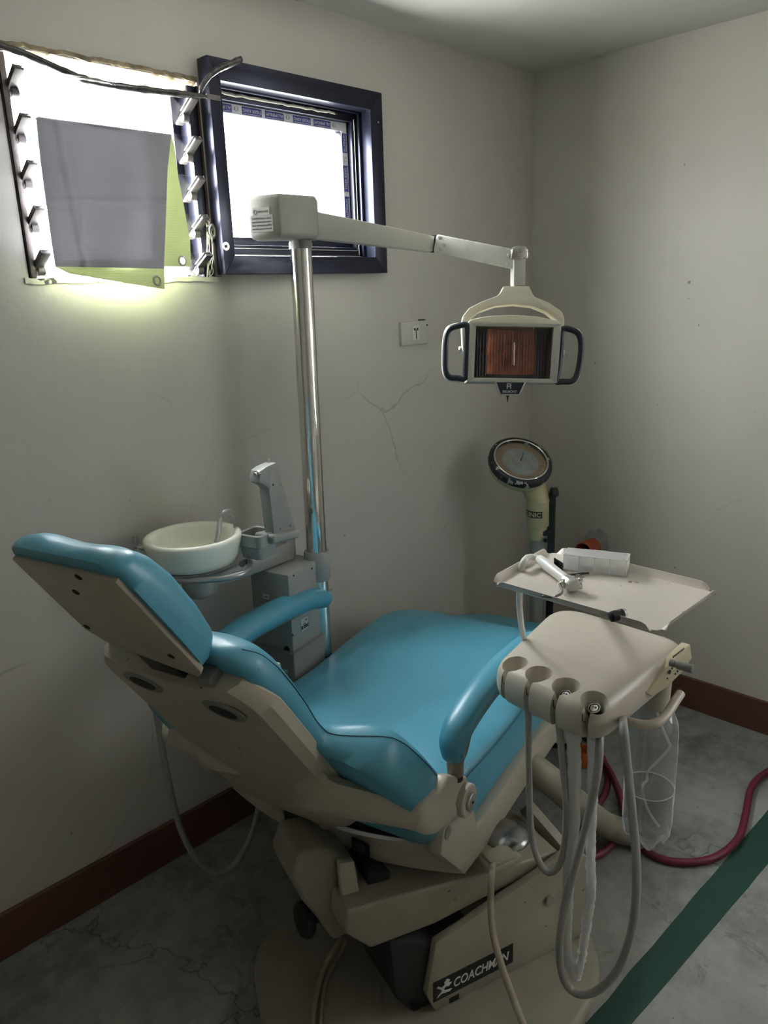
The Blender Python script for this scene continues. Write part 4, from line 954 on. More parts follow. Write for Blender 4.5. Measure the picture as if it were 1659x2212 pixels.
hose('bowl_rail', rail, .0085, 'satin', cu_)
hose('rinse_spout', [pd(468, 1172, 1.97), pd(472, 1150, 1.97), pd(476, 1122, 1.985), pd(484, 1107, 1.99), pd(494, 1104, 2.0), pd(503, 1110, 2.01), pd(508, 1126, 2.02), pd(509, 1165, 2.02)], .0062, 'satin', cu_)
# cup holder and cup filler tower
h0 = pd(556, 1152, 2.0)
fh_ = lambda x, y, z: h0+CU*x+CV*y+Vector((0, 0, z))
def rsq(w_, z, r=.35, n=9):
    out = []
    for q in range(4):
        for i in range(n):
            a = math.pi/2*(q+i/(n-1)); cx, cy = math.cos(math.pi/4+math.pi/2*q)*1.414*(1-r), math.sin(math.pi/4+math.pi/2*q)*1.414*(1-r)
            out.append(fh_((cx+r*math.cos(a))*w_, (cy+r*math.sin(a))*w_, z))
    return out
b = B(); loft(b, [rsq(.028, -.062), rsq(.034, -.058), rsq(.036, -.030), rsq(.040, -.026), rsq(.041, .004), rsq(.038, .007), rsq(.034, .004), rsq(.031, -.045)]); recalc(b); obj('cup_holder', b, 'grey', cu_, 40)
Vt = -.0
th_ = pd(615, 1150, 2.02); Vt = th_.dot(CV)-V0
plat = [pv(x, y, Vt+.01) for x, y in ((590, 1156), (649, 1143), (648, 1162), (592, 1176))]
b = B(); prism(b, [(p.dot(CU), p.z) for p in plat], lambda a, d, c: W(a, d, c), Vt-.055, Vt+.012, .008, 3); recalc(b); obj('tower_platform', b, 'grey', cu_)
tw = [pv(x, y, Vt) for x, y in ((593, 1156), (638, 1142), (598, 1000), (576, 1013))]
b = B(); prism(b, [(p.dot(CU), p.z) for p in tw], lambda a, d, c: W(a, d, c), Vt-.032, Vt, .002); recalc(b); twr = obj('cup_filler_tower', b, 'grey', cu_)
th2 = [pv(x, y, Vt+.002) for x, y in ((584, 1058), (575, 1050), (559, 1042), (563, 1017), (574, 1009), (596, 999), (600, 1004), (584, 1020))]
b = B(); prism(b, [(p.dot(CU), p.z) for p in th2], lambda a, d, c: W(a, d, c), Vt-.030, Vt+.003, .002); recalc(b); obj('filler_head', b, 'grey', cu_)
P = pv(581, 1000, Vt-.018); b = B(); lathe(b, [(.0075, -.004), (.0075, .002), (.0048, .003), (.0048, .012)], lambda x, y, z: P+Vector((x, y, z)), 12); recalc(b); obj('filler_button', b, 'steel', twr)
P = pv(557, 1023, Vt-.005); b = B(); disc(b, lambda a, d, c: P-CU*d+CV*a+Vector((0, 0, c)), .0075, -.004, .004, 8); disc(b, lambda a, d, c: P-CU*d+CV*a+Vector((0, 0, c)), .005, .004, .012, 8); recalc(b); obj('filler_nozzle', b, 'steel', twr)
for x, y in ((581, 1021), (590, 1047), (605, 1142), (627, 1135)):
    P = pv(x, y, Vt); b = B(); disc(b, lambda a, d, c, P=P: P+CU*a+CV*d+Vector((0, 0, c)), .0028, -.001, .0016, 12); recalc(b); obj('screw', b, 'grey2', twr)
b = B(); P = pd(580, 1127, 2.0); lathe(b, [(.009, 0), (.009, .003)], lambda x, y, z: P+Vector((x, y, z)), 20); recalc(b); obj('tap_button', b, 'labelgrey', cu_)
# saliva ejector and its hanging tube
P = pd(293, 1176, 2.0); b = B(); lathe(b, [(.0065, -.030), (.006, .015), (.0075, .016), (.0075, .020), (.0045, .020), (.0045, .01)], lambda x, y, z: P+Vector((x, y, z)), 16); recalc(b); obj('ejector_valve', b, 'steel', cu_)
b = B(); box(b, lambda x, y, z: P+RT*x+Vector((FW.x, FW.y, 0))*y+Vector((0, 0, z)), .004, .020, -.01, .01, -.034, -.004, .003); recalc(b); obj('ejector_holder', b, 'sleeve', cu_)
hp2 = [pz(302, 1203, P.z-.03), py(316, 1300, -.12), py(327, 1440, -.16), py(335, 1520, -.20), py(348, 1600, -.23), py(364, 1685, -.26), py(388, 1785, -.28), py(422, 1852, -.29), (py(463, 1884, -.29)), py(505, 1868, -.30), py(538, 1815, -.31), py(556, 1755, -.32), py(561, 1700, -.33), py(566, 1640, -.34)]
hp2[0] = P+Vector((0, 0, -.03))
hose('ejector_tube', hp2, .0078, 'hosedark', cu_, 10, 12)
b = B(); box(b, lambda x, y, z: Vector((0, 0, 0))+P*(1-x)+Vector((bw.x, bw.y, zb0-.008))*x+Vector((0, 0, z))+Vector((y, 0, 0)), 0.02, .5, -.01, .01, -.006, .0, .001); recalc(b); obj('valve_bracket', b, 'grey', cu_)
# ------------------------------------------------------------------ dental light on its chromed post
pb = pd(684, 1190, 2.24); pt = pd(649, 530, 2.035)
dl = thing('dental_light', 'chromed light post with a long white arm carrying a dental operating lamp', 'dental light', (pb.x, pb.y, 0))
def onp(z): k = (z-pb.z)/(pt.z-pb.z); return pb+(pt-pb)*k
b = B(); tube(b, [onp(.0), onp(.4), onp(.8), onp(1.2), onp(1.5), onp(pt.z-.004)], .0295, 40); recalc(b); obj('post', b, 'chrome', dl, 60)
b = B(); tube(b, [onp(pt.z-.01), onp(pt.z+.006)], .0305, 36); tube(b, [onp(pt.z+.006), onp(pt.z+.013)], .029, 36); tube(b, [onp(pt.z+.013), onp(pt.z+.022)], .0315, 36); recalc(b); obj('post_collar', b, 'grey2', dl, 40)
zc = pb.z
b = B(); tube(b, [onp(zc-.085), onp(zc-.080), onp(zc-.004), onp(zc+.001)], [.036, .038, .038, .036], 36)
q = onp(zc); uq, vq = q.dot(CU), q.dot(CV)-V0
box(b, W, ur-.002, uq, vq-.02, vq+.037, zc-.085, zc, .003); recalc(b); obj('post_clamp', b, 'grey', dl)
# spring housing
A = pd(537, 470, 1.935); Bq = pd(605, 466, 1.905); Cq = pd(687, 482, 1.985); aw = Vector((FW.x, FW.y, 0)).normalized()
z1 = pd(606, 418, 1.905).z; z0 = pd(603, 513, 1.905).z
plan = [Vector((p.x, p.y, 0)) for p in (A, Bq, Cq)]; plan += [plan[2]+aw*.07, plan[0]+aw*.09+(plan[1]-plan[0])*.35, plan[0]+aw*.06]
cn = sum(plan, Vector())/len(plan)
b = B(); R = []
for k, z in ((.90, z0), (1.0, z0+.010), (1.0, z1-.008), (.93, z1)): R.append([cn+(p-cn)*k+Vector((0, 0, z)) for p in plan])
loft(b, R); bmesh.ops.bevel(b, geom=list(b.edges), offset=.004, segments=2, profile=.5, affect='EDGES'); recalc(b); hsg = obj('spring_housing', b, 'housing', dl, 35)
X1 = (Bq-A); X1.z = 0; X1.normalize(); Y1 = Vector((-X1.y, X1.x, 0)); Y1 = Y1 if Y1.dot(FW) < 0 else -Y1
def onface(x, y):
    d = ray(x, y); t = ((Vector((A.x, A.y, 0))-Vector((CAM.x, CAM.y, 0))).dot(Y1))/(d.dot(Y1)); return CAM+d*t
for (xa, ya, xb, yb, nm, lines) in ((545, 450, 583, 465, 'upper_sticker', ['DENTAL LIGHT']), (541, 467, 591, 499, 'caution_sticker', ['CAUTION-Electric shock', 'hazard, do not remove covers.', 'Refer servicing to qualified', 'service personnel.'])):
    P0_, P1_ = onface(xa, ya), onface(xb, yb); cxw = (P0_+P1_)/2; hw_ = abs((P1_-P0_).dot(X1))/2; hh_2 = abs(P1_.z-P0_.z)/2
    f = frame(cxw, X1, Y1, (0, 0, 1)); b = B(); box(b, f, -hw_, hw_, -.0002, .0008, -hh_2, hh_2); recalc(b); stt = obj(nm, b, 'labelgrey', hsg, 0)
    t = B(); n_ = len(lines)
    for i, ln in enumerate(lines):
        zz = hh_2*(.62-1.24*i/max(1, n_-1)) if n_ > 1 else -.000
        tb = textbm(ln, .0088 if n_ > 1 else .008, lambda x, y, z: Vector((x, y, z)), .0003)
        xs = [v.co.x for v in tb.verts]; w_ = max(xs)-min(xs); k = min(1., hw_*1.75/w_) if n_ > 1 else hw_*1.2/w_
        for v in tb.verts: v.co = f((v.co.x-(max(xs)+min(xs))/2)*k+(0 if n_ > 1 else hw_*.2), .0010+v.co.y, v.co.z*.8+zz)
        merge(t, tb)
    if n_ == 1: tube(t, [f(-hw_*.7+.004*math.cos(q), .0010, .0055*math.sin(q)) for q in [2*math.pi*k/12 for k in range(12)]], .0004, 5, closed=True)
    obj('lettering', t, 'inkgrey', stt, 0)
def bar(name, p0, p1, h0_, h1_, w0, w1, mat, bev=.003, par=dl):
    d = (p1-p0).normalized(); s = Vector((0, 0, 1)).cross(d).normalized(); u_ = d.cross(s)
    b = B(); loft(b, [[p+s*w*a+u_*h*c for a, c in ((-1, -1), (1, -1), (1, 1), (-1, 1))] for p, w, h in ((p0, w0/2, h0_/2), (p1, w1/2, h1_/2))])
    recalc(b); bmesh.ops.bevel(b, geom=list(b.edges), offset=bev, segments=2, profile=.5, affect='EDGES'); recalc(b); return obj(name, b, mat, par)
j0 = pd(675, 487, 2.01); j1 = pd(932, 528, 2.11)
bar('arm', j0, j1, .066, .041, .05, .038, 'lightarm')
b = B(); jj = pd(938, 527, 2.105); lathe(b, [(.011, -.022), (.011, .022)], lambda x, y, z: jj+Vector((x, y, z)), 16); recalc(b); obj('arm_joint', b, 'black', dl)
s0 = pd(943, 526, 2.10); s1 = pd(1118, 562, 2.04)
sa = bar('spring_arm', s0, s1, .047, .050, .040, .040, 'armwhite', .005)
for x, y in ((953, 514), (953, 538), (961, 529), (1096, 570), (1100, 552)):
    d_ = (s1-s0).normalized(); sn = Vector((0, 0, 1)).cross(d_).normalized(); sn = sn if sn.dot(FW) < 0 else -sn
    P = pd(x, y, 2.09-.0004*(x-953)); P = s0+d_*(P-s0).dot(d_)+d_.cross(sn).normalized()*(P-s0).dot(d_.cross(sn).normalized())+sn*.020
    b = B(); disc(b, lambda a, d, c, P=P: P+d_*a+sn*d+Vector((0, 0, c)), .0045, -.002, .0025, 14, bev=.001); recalc(b); obj('rivet', b, 'lightarm', sa)
e0 = pd(1119, 548, 2.03); e1 = pd(1116, 618, 2.03); e1 = Vector((e0.x, e0.y, e1.z))
dd = Vector((.78, -.62, 0)); ee = Vector((.62, .78, 0))
b = B(); box(b, frame((e0.x, e0.y, 0), dd, ee, (0, 0, 1)), -.016, .016, -.018, .018, e1.z, e0.z-.002, .003); recalc(b); obj('drop_tube', b, 'lightarm', dl)
b = B(); prism(b, [(-.024, -.012), (-.022, .012), (-.008, .021), (.014, .020), (.021, .010), (.021, -.012)], frame((e0.x, e0.y, e0.z-.002), dd, ee, (0, 0, 1)), -.021, .021, .003); recalc(b); obj('elbow_bracket', b, 'steel', dl)
# lamp head: own frame, x right, y away from the patient side, z up
LO = pd(1108, 763, 2.03); k_ = 2.03/1660
LX = (RT-UP*.016).normalized(); LY = (FW*math.cos(.10)+UP*math.sin(.10)).normalized(); LY = (LY-LX*LY.dot(LX)).normalized(); LZ = LX.cross(LY)
if LZ.z < 0: LZ = -LZ
lf = lambda x, y, z: LO+LX*x+LY*y+LZ*z
def L(x, y): return ((x-1108)*k_, (763-y)*k_)
b = B()
xo0, xo1, zo0, zo1 = L(1012, 0)[0], L(1209, 0)[0], L(0, 826)[1], L(0, 701)[1]
xi0, xi1, zi0, zi1 = L(1026, 0)[0], L(1192, 0)[0], L(0, 817)[1], L(0, 708)[1]
for pts in ([(xo0, zo1), (xo1, zo1), (xi1, zi1), (xi0, zi1)], [(xo0-.002, zo0), (xo1-.006, zo0), (xi1-.004, zi0), (xi0-.002, zi0)], [(xo0, zo1), (xo0-.002, zo0), (xi0-.002, zi0), (xi0, zi1)], [(xo1, zo1), (xo1-.006, zo0), (xi1-.004, zi0), (xi1, zi1)]):
    prism(b, pts, lf, -.012, .07, .0015)
box(b, lf, xo0+.004, xo1-.006, .062, .082, zo0+.004, zo1-.004, .008)
recalc(b); lb = obj('lamp_body', b, 'lampframe', dl)
b = B(); box(b, lf, xi0, xi1, .055, .06, zi0, zi1); recalc(b); obj('reflector_back', b, 'navy', lb, 0)
b = B(); rings = []
for i in range(25):
    a = -1+2*i/24; x = (L(1055, 0)[0]+L(1160, 0)[0])/2+a*(L(1160, 0)[0]-L(1055, 0)[0])/2; y = .050-.022*a*a
    rings.append([lf(x, y, zi0+.014), lf(x, y, zi1-.001), lf(x, y+.002, zi1-.001), lf(x, y+.002, zi0+.014)])
loft(b, rings); recalc(b); obj('reflector', b, 'amber', lb, 60)
b = B(); tube(b, [lf(.002, .018, -.03), lf(.002, .018, .03)], [.008, .006], 14); tube(b, [lf(-.02, .03, -.035), lf(-.018, .03, .05)], .002, 8); tube(b, [lf(.024, .03, -.025), lf(.02, .03, .04)], .0018, 8); recalc(b); obj('bulb', b, 'chrome', lb, 60)
b = B(); n = 26; w_ = (xi1-xi0-.004)/n; pts = []
for i in range(n*6+1):
    x = xi0+(xi1-xi0-.003)*i/(n*6); pts.append((x, -.004-.0022*abs(math.sin(math.pi*i/6))))
rings = [[lf(x, y, zi0+.001), lf(x, y, zi1-.001), lf(x, -.001, zi1-.001), lf(x, -.001, zi0+.001)] for x, y in pts]
loft(b, rings); recalc(b); obj('ribbed_lens', b, 'lens', lb, 25)
b = B(); prism(b, [L(1008, 701), L(1013, 694), L(1050, 686), L(1105, 682), L(1160, 685), L(1203, 694), L(1212, 703)], lf, -.008, .085, .004); recalc(b); obj('lamp_cover', b, 'lamphousing', lb)
def loop(px_, r, mat, nm, y, par, flat=(1., 1.8)):
    b = B(); P = cr([lf(L(x_, y_)[0], y, L(x_, y_)[1]) for x_, y_ in px_], 5, True)
    tube(b, P, r, 10, closed=True, ref=LY); recalc(b); return obj(nm, b, mat, par, 60)
lh = loop([(1007, 707), (988, 708), (970, 716), (963, 735), (962, 770), (964, 802), (972, 816), (990, 818), (1005, 818), (1007, 790), (1008, 740)], .0080, 'navy', 'handle', -.004, dl)
loop([(1000, 703), (984, 704), (966, 712), (959, 735), (958, 770), (960, 804), (969, 820), (990, 823), (1000, 822), (985, 821), (968, 815), (962, 800), (960, 770), (961, 735), (968, 715), (985, 706)], .0045, 'lamphousing', 'grip_edge', .006, lh)
rh = loop([(1212, 712), (1232, 712), (1248, 722), (1254, 745), (1252, 785), (1246, 810), (1236, 821), (1215, 822), (1204, 821), (1207, 790), (1210, 745)], .0080, 'navy', 'handle', -.004, dl)
loop([(1218, 708), (1238, 709), (1253, 718), (1259, 745), (1257, 787), (1250, 814), (1238, 826), (1218, 827), (1236, 824), (1248, 811), (1255, 787), (1257, 745), (1251, 722), (1236, 712)], .0045, 'lamphousing', 'grip_edge', .006, rh)
yo = [(1001, 760), (997, 700), (1000, 683), (1012, 667), (1040, 652), (1072, 640), (1080, 632), (1086, 619), (1141, 618), (1147, 630), (1153, 640), (1185, 652), (1213, 670), (1220, 684), (1220, 766), (1212, 766), (1211, 700), (1205, 690), (1180, 672), (1150, 661), (1110, 657), (1070, 661), (1035, 674), (1011, 692), (1007, 705), (1008, 760)]
b = B(); prism(b, [L(*p) for p in yo], lf, .018, .052, .0025); recalc(b); yk = obj('lamp_yoke', b, 'lamphousing', dl)
for x, y in ((1002, 755), (1216, 757)):
    b = B(); c = L(x, y); s = -1 if x < 1100 else 1; b2 = frame(lf(c[0]+s*.004, .035, c[1]), LY, LX*s, LZ); disc(b, b2, .010, -.004, .007, 18, bev=.002); recalc(b); obj('yoke_knob', b, 'steel', yk)
b = B(); prism(b, [L(1069, 825), L(1137, 825), L(1125, 850), L(1120, 854), L(1084, 854), L(1079, 850)], lf, -.012, .004, .0015); recalc(b); bd = obj('badge', b, 'dullsteel', dl)
b = B(); prism(b, [L(1073, 826), L(1133, 826), L(1122, 851), L(1083, 851)], lf, -.0130, -.010, 0); recalc(b); obj('badge_face', b, 'navy', bd, 0)
t = textbm('BELMONT', .0085, lambda x, y, z: lf(L(1102, 0)[0]+x, -.0134-y, L(0, 846)[1]+z), .0004, bold=.0003)
c = L(1100, 834)
for (xa, xb, za, zb2) in ((-.006, -.003, -.007, .007), (.003, .006, -.007, .007), (-.006, .006, .0045, .007), (-.003, .003, -.002, .001)): box(t, lf, c[0]+xa, c[0]+xb, -.0138, -.0130, c[1]+za, c[1]+zb2)
obj('lettering', t, 'labelgrey', bd, 0)
b = B(); a_, c_ = lf(*[L(1099, 0)[0], -.004, L(0, 853)[1]]), lf(*[L(1099, 0)[0], -.004, L(0, 869)[1]]); tube(b, [a_, a_*.75+c_*.25, c_], [.0065, .0028, .0004], 10); recalc(b); obj('switch_lever', b, 'black', dl, 50)
# ------------------------------------------------------------------ delivery unit
ZH = .885
A, Bh, Ch, Dh = pz(1058, 1452, ZH), pz(1290, 1562, ZH), pz(1490, 1400, ZH), pz(1205, 1312, ZH)
du = thing('delivery_unit', 'beige dental delivery head with four handpiece holders and hanging grey tubing', 'delivery unit', ((A.x+Ch.x)/2, (A.y+Ch.y)/2, .80))
def roundpoly(P, r, n=8):
    out = []
    for i in range(len(P)):
        p, a, c = P[i], P[i-1], P[(i+1) % len(P)]; rr = r[i] if isinstance(r, (list, tuple)) else r
        d1 = (a-p).normalized(); d2 = (c-p).normalized(); s, e = p+d1*rr, p+d2*rr
        for k in range(n+1):
            t = k/n; out.append(s*(1-t)**2+p*2*t*(1-t)+e*t*t)
    return out
base = roundpoly([Vector((p.x, p.y, 0)) for p in (A, Bh, Ch, Dh)], [.05, .065, .045, .09])
cen = sum(base, Vector())/len(base)
b = B(); R = []
for k, z in ((.90, -.054), (.95, -.052), (.98, -.045), (.995, -.034), (1.0, -.022), (.995, -.010), (.982, .000), (.960, .0075), (.925, .0135), (.86, .0185), (.76, .0215), (.5, .025)):
    R.append([cen+(p-cen)*k+Vector((0, 0, ZH+z)) for p in base])
loft(b, R); recalc(b)
FX = Vector((Bh.x-A.x, Bh.y-A.y, 0)).normalized(); FO = Vector((FX.y, -FX.x, 0))    # along the front edge; outward
if FO.dot(Vector((A.x-cen.x, A.y-cen.y, 0))) < 0: FO = -FO
cuts = []; cs = [pz(x, y, ZH+.014) for x, y in ((1097, 1444), (1153, 1466), (1213, 1492), (1275, 1521))]
fe = Vector((A.x, A.y, 0)).dot(FO)
cs2 = []
for c in cs:
    c2_ = Vector((c.x, c.y, 0)); c2_ += FO*((fe-.036)-c2_.dot(FO)); cs2.append(c2_)
    k = B(); lathe(k, [(.0075, ZH-.09), (.0090, ZH-.016), (.0165, ZH-.006), (.0245, ZH+.011), (.0285, ZH+.040)], lambda x, y, z, c2_=c2_: c2_+Vector((x, y, z)), 28); cuts.append(k)
    k = B(); box(k, frame(c2_, FX, FO, (0, 0, 1)), -.0062, .0062, .0, .08, ZH-.09, ZH+.04); cuts.append(k)
b = bool_cut(b, cuts); bmesh.ops.dissolve_limit(b, angle_limit=.02, verts=b.verts, edges=b.edges); bmesh.ops.triangulate(b, faces=[f for f in b.faces if len(f.verts) > 4])
obj('head', b, 'cream', du, 32)
for i, c in enumerate(cs2):
    b = B(); pts = [c+FX*.0035*s+FO*(.030+.000)+Vector((0, 0, ZH+z)) for s, z in ((-1, .000), (-1, -.012), (0, -.015), (1, -.012))]
    tube(b, pts, .0008, 6); recalc(b); obj('hook_mark', b, 'ink', du)
    if i >= 2:
        ax = Vector((0, 0, 1))+FO*.45; ax.normalize(); e1 = FX; e2 = ax.cross(e1); o_ = c+Vector((0, 0, ZH-.001))
        fz = lambda x, y, z, o_=o_, e1=e1, e2=e2, ax=ax: o_+e1*x+e2*y+ax*z
        b = B(); lathe(b, [(.0095, -.02), (.0118, -.004), (.0118, .002), (.0105, .003), (.0100, .001)], fz, 24); recalc(b); cp = obj('tube_coupling', b, 'black', du)
        b = B(); tube(b, [fz(.0104*math.cos(q), .0104*math.sin(q), .0030) for q in [2*math.pi*k/24 for k in range(24)]], .0007, 6, closed=True); lathe(b, [(.0072, .001), (.0072, .0035)], fz, 20); recalc(b); obj('coupling_face', b, 'white', cp)
        b = B()
        for xx, yy, rr in ((.002, .0015, .0022), (-.003, .001, .0013), (-.001, -.003, .0010)): lathe(b, [(rr, .0034), (rr, .0040)], lambda x, y, z, xx=xx, yy=yy, fz=fz: fz(x+xx, y+yy, z), 10)
        recalc(b); obj('coupling_ports', b, 'ink', cp)
# side control panel, knob and holes
ys = min(Bh.y, Ch.y)+.004
pp = [py(x, y, ys) for x, y in ((1446, 1424), (1485, 1390), (1489, 1420), (1468, 1450), (1436, 1482), (1404, 1503), (1392, 1496))]
b = B(); prism(b, [(p.x, p.z) for p in pp], lambda a, d, c: Vector((a, ys+d, c)), -.006, .012, .002); recalc(b); sp_ = obj('side_panel', b, 'yellowcream', du)
P = py(1448, 1431, ys-.01); b = B(); lathe(b, [(.0075, 0), (.0075, .010), (.0065, .011), (.0065, .0135), (.0085, .0145), (.0085, .042), (.0075, .044)], lambda x, y, z: Vector((P.x+x, P.y-z, P.z+y)), 14); recalc(b); obj('control_knob', b, 'grey2', sp_)
b = B()
for x, y, r in ((1447, 1452, .0045), (1452, 1444, .002), (1459, 1456, .0018), (1464, 1450, .0022), (1469, 1446, .0020), (1442, 1466, .0016)):
    q = py(x, y, ys-.01); disc(b, lambda a, d, c, q=q: Vector((q.x+a, q.y-d, q.z+c)), r, -.001, .0006, 12)
recalc(b); obj('panel_holes', b, 'ink', sp_, 0)
b = B()
for k in range(8):
    q = py(1455+k*3.2, 1419-k*2.5, ys-.01); box(b, lambda a, d, c, q=q: Vector((q.x+a, q.y-d, q.z+c)), -.0014, .0012, -.001, .0005, -.0025+.0006*(k % 2), .0025)
obj('faded_print', b, 'inkgrey', sp_, 0)
hd = [pz(1338, 1553, .815), pz(1362, 1560, .812), pz(1392, 1566, .81), pz(1420, 1561, .812), pz(1441, 1542, .818), pz(1456, 1519, .825), pz(1470, 1498, .832)]
hose('pull_handle', hd, .0092, 'cream', du, 8, 16)
bx = pz(1415, 1505, .80)
b = B(); lathe(b, [(.024, .778), (.027, .782), (.029, .80), (.031, .86)], lambda x, y, z: Vector((bx.x+x, bx.y+y, z)), 28); recalc(b); obj('bottle_mount', b, 'cream', du)
b = B(); tube(b, [pz(1300, 1322, ZH-.005), pz(1300, 1320, ZH+.02), pz(1250, 1262, 1.05), pz(1250, 1252, 1.072)], .011, 14); recalc(b); obj('tray_post', b, 'steel', du)
# tubing hanging from the head
XH = -1.635
def hx(pts, X=XH): return [px(x, y, X+(dx if isinstance(dx, float) else 0)) for x, y, dx in [(p[0], p[1], p[2] if len(p) > 2 else 0.) for p in pts]]
hose('tubing', hx([(1138, 1500), (1141, 1560), (1142, 1650), (1146, 1780), (1158, 1845), (1182, 1884), (1208, 1868), (1221, 1810), (1223, 1730), (1215, 1640), (1207, 1560), (1203, 1520)]), .0066, 'hose', du)
def crinkle(name, pts, r0, amp, sd, mat='sleeve', inner=None):
    P = cr(hx(pts), 16); N = len(P)
    b = B(); tube(b, P, [r0[0]+(r0[1]-r0[0])*i/N for i in range(N)], 16, rfun=lambda i, k: 1+amp*mnoise.noise(Vector((i*.33, math.cos(k*math.pi/8)*1.3, math.sin(k*math.pi/8)*1.3+sd)))+amp*.5*mnoise.noise(Vector((i*1.3, k*.5, sd)))); recalc(b); o = obj(name, b, mat, du, 40)
    b = B(); tube(b, P[1:-1], inner or .006, 10); recalc(b); obj('inner_tube', b, 'hose', o, 60)
crinkle('sleeved_tubing', [(1234, 1545, .01), (1240, 1640, .01), (1239, 1760, .01), (1231, 1860, .01), (1225, 1960, .01), (1224, 2040, .01), (1231, 2085, .01), (1244, 2114, .01)], (.0135, .0085), .16, 2., inner=.0072)
crinkle('sleeved_tubing', [(1276, 1548, .03), (1280, 1640, .03), (1279, 1740, .03), (1276, 1840, .03), (1277, 1930, .03), (1268, 1990, .03), (1259, 2050, .025), (1252, 2090, .02), (1244, 2114, .01)], (.0095, .0085), .30, 7., inner=.005)
hose('tubing', hx([(1296, 1560, .05), (1295, 1610, .01), (1290, 1670, -.01), (1272, 1760, -.01), (1247, 1855, -.01), (1222, 1950, -.015), (1209, 2030, -.015), (1211, 2090, -.01), (1226, 2130), (1256, 2148), (1296, 2136, .01), (1336, 2092, .01), (1362, 2020, .01), (1374, 1940, .01), (1374, 1850, .01), (1366, 1760, .01), (1356, 1660, .01), (1347, 1575, .012), (1345, 1552, .07)]), .0078, 'hose', du)
hose('supply_arm', [pd(1120, 1640, 2.06), pd(1160, 1665, 2.03), pd(1205, 1700, 2.05), pd(1260, 1748, 2.1), pz(1305, 1780, .07), pz(1345, 1795, .045), pz(1385, 1800, .042)], .038, 'beigedark', du, 8, 20)
e_ = pz(1388, 1800, .042); b = B(); lathe(b, [(.030, 0), (.039, .004), (.039, .05), (.034, .068), (.02, .078), (.005, .081)], lambda x, y, z: Vector((e_.x+x, e_.y+y, z)), 28); recalc(b); obj('arm_foot', b, 'beigedark', du, 40)
bar('arm_brace', pd(1135, 1740, 1.98), pd(1225, 1845, 1.93), .034, .034, .03, .03, 'beigedark', .003, du)
# ------------------------------------------------------------------ instrument tray
ZT = 1.075
Tl, Tt, Tr, Tb = [pz(x, y, ZT) for x, y in ((1069, 1262), (1193, 1193), (1541, 1279), (1422, 1364))]
ty = thing('instrument_tray', 'cream enamelled instrument tray with raised notched rims above the delivery head', 'tray', ((Tl.x+Tr.x)/2, (Tl.y+Tr.y)/2, ZT-.008))
b = B(); P4 = [Tl, Tt, Tr, Tb]; rp = roundpoly([Vector((p.x, p.y, 0)) for p in P4], .012, 5)
loft(b, [[p+Vector((0, 0, ZT-.0015)) for p in rp], [p+Vector((0, 0, ZT)) for p in rp]]); recalc(b); obj('tray_plate', b, 'creamtray', ty, 40)
tc = sum(P4, Vector())/4
for i in range(4):
    a, c = P4[i], P4[(i+1) % 4]; d = (c-a); Ln = d.length; d.normalize(); o_ = Vector((d.y, -d.x, 0)); o_ = o_ if o_.dot(a-tc) > 0 else -o_
    b = B(); n = 40; R = []
    for k in range(n+1):
        s = .010+(Ln-.020)*k/n; e = min(s-.010, Ln-.010-s); h = .0125*min(1, (max(0, e)/.012))**.5; h = max(h, .0006)
        p = a+d*s
        R.append([p+o_*(-.001), p+o_*(.0035)+Vector((0, 0, h*.35)), p+o_*(.0075)+Vector((0, 0, h)), p+o_*(.0092)+Vector((0, 0, h)), p+o_*(.0055)+Vector((0, 0, h*.3-.0015)), p+o_*(.0005)+Vector((0, 0, -.0016))])
    loft(b, R); recalc(b); obj('tray_rim', b, 'creamtray', ty, 50)
zt = ZT+.0005
# organiser box
P0_, P1_ = pz(1217, 1231, zt), pz(1352, 1246, zt)
OX = (P1_-P0_); OL = OX.length; OX.normalize(); OY = Vector((-OX.y, OX.x, 0)); OY = OY if OY.dot(FW) > 0 else -OY
of = frame(P0_, OX, OY, (0, 0, 1)); OD, OH, tk = .042, .031, .0012
og = thing('organiser_box', 'small milky clear plastic organiser box with compartments on the tray', 'box', P0_+OX*OL/2+OY*OD/2)
b = B(); box(b, of, 0, OL, 0, OD, 0, tk); box(b, of, 0, OL, 0, tk, 0, OH); box(b, of, 0, OL, OD-tk, OD, 0, OH); box(b, of, 0, tk, 0, OD, 0, OH); box(b, of, OL-tk, OL, 0, OD, 0, OH)
recalc(b); obj('box_body', b, 'milky', og, 0)
for k in (.25, .5, .75):
    b = B(); box(b, of, OL*k-tk/2, OL*k+tk/2, tk, OD-tk, tk, OH-.001); recalc(b); obj('divider', b, 'milky', og, 0)
b = B(); box(b, of, tk, OL-tk, OD*.5-tk/2, OD*.5+tk/2, tk, OH*.55); recalc(b); obj('divider', b, 'milky', og, 0)
b = B(); box(b, of, -.0008, OL+.0008, -.0008, OD+.0008, OH, OH+.0016, .0006); box(b, of, OL*.42, OL*.64, OD, OD+.004, OH-.004, OH+.0012, .0006)
for cx in (.006, OL-.006):
    for cy in (.007, OD-.007): tube(b, [of(cx+.0028*math.cos(q), cy+.0028*math.sin(q), OH+.0018) for q in [2*math.pi*k/14 for k in range(14)]], .0006, 6, closed=True)
recalc(b); obj('lid', b, 'milky', og, 0)
b = B()
for (x0_, y0_, x1_, y1_) in ((0, 0, OL, 0), (0, OD, OL, OD), (0, 0, 0, OD), (OL, 0, OL, OD)):
    for z in (.0008, OH+.0008): tube(b, [of(x0_, y0_, z), of(x1_, y1_, z)], .0009, 6)
for (x0_, y0_) in ((0, 0), (OL, 0), (0, OD), (OL, OD), (OL*.25, 0), (OL*.5, 0), (OL*.75, 0)): tube(b, [of(x0_, y0_, 0), of(x0_, y0_, OH)], .0009, 6)
recalc(b); obj('box_edges', b, 'milkyedge', og, 60)
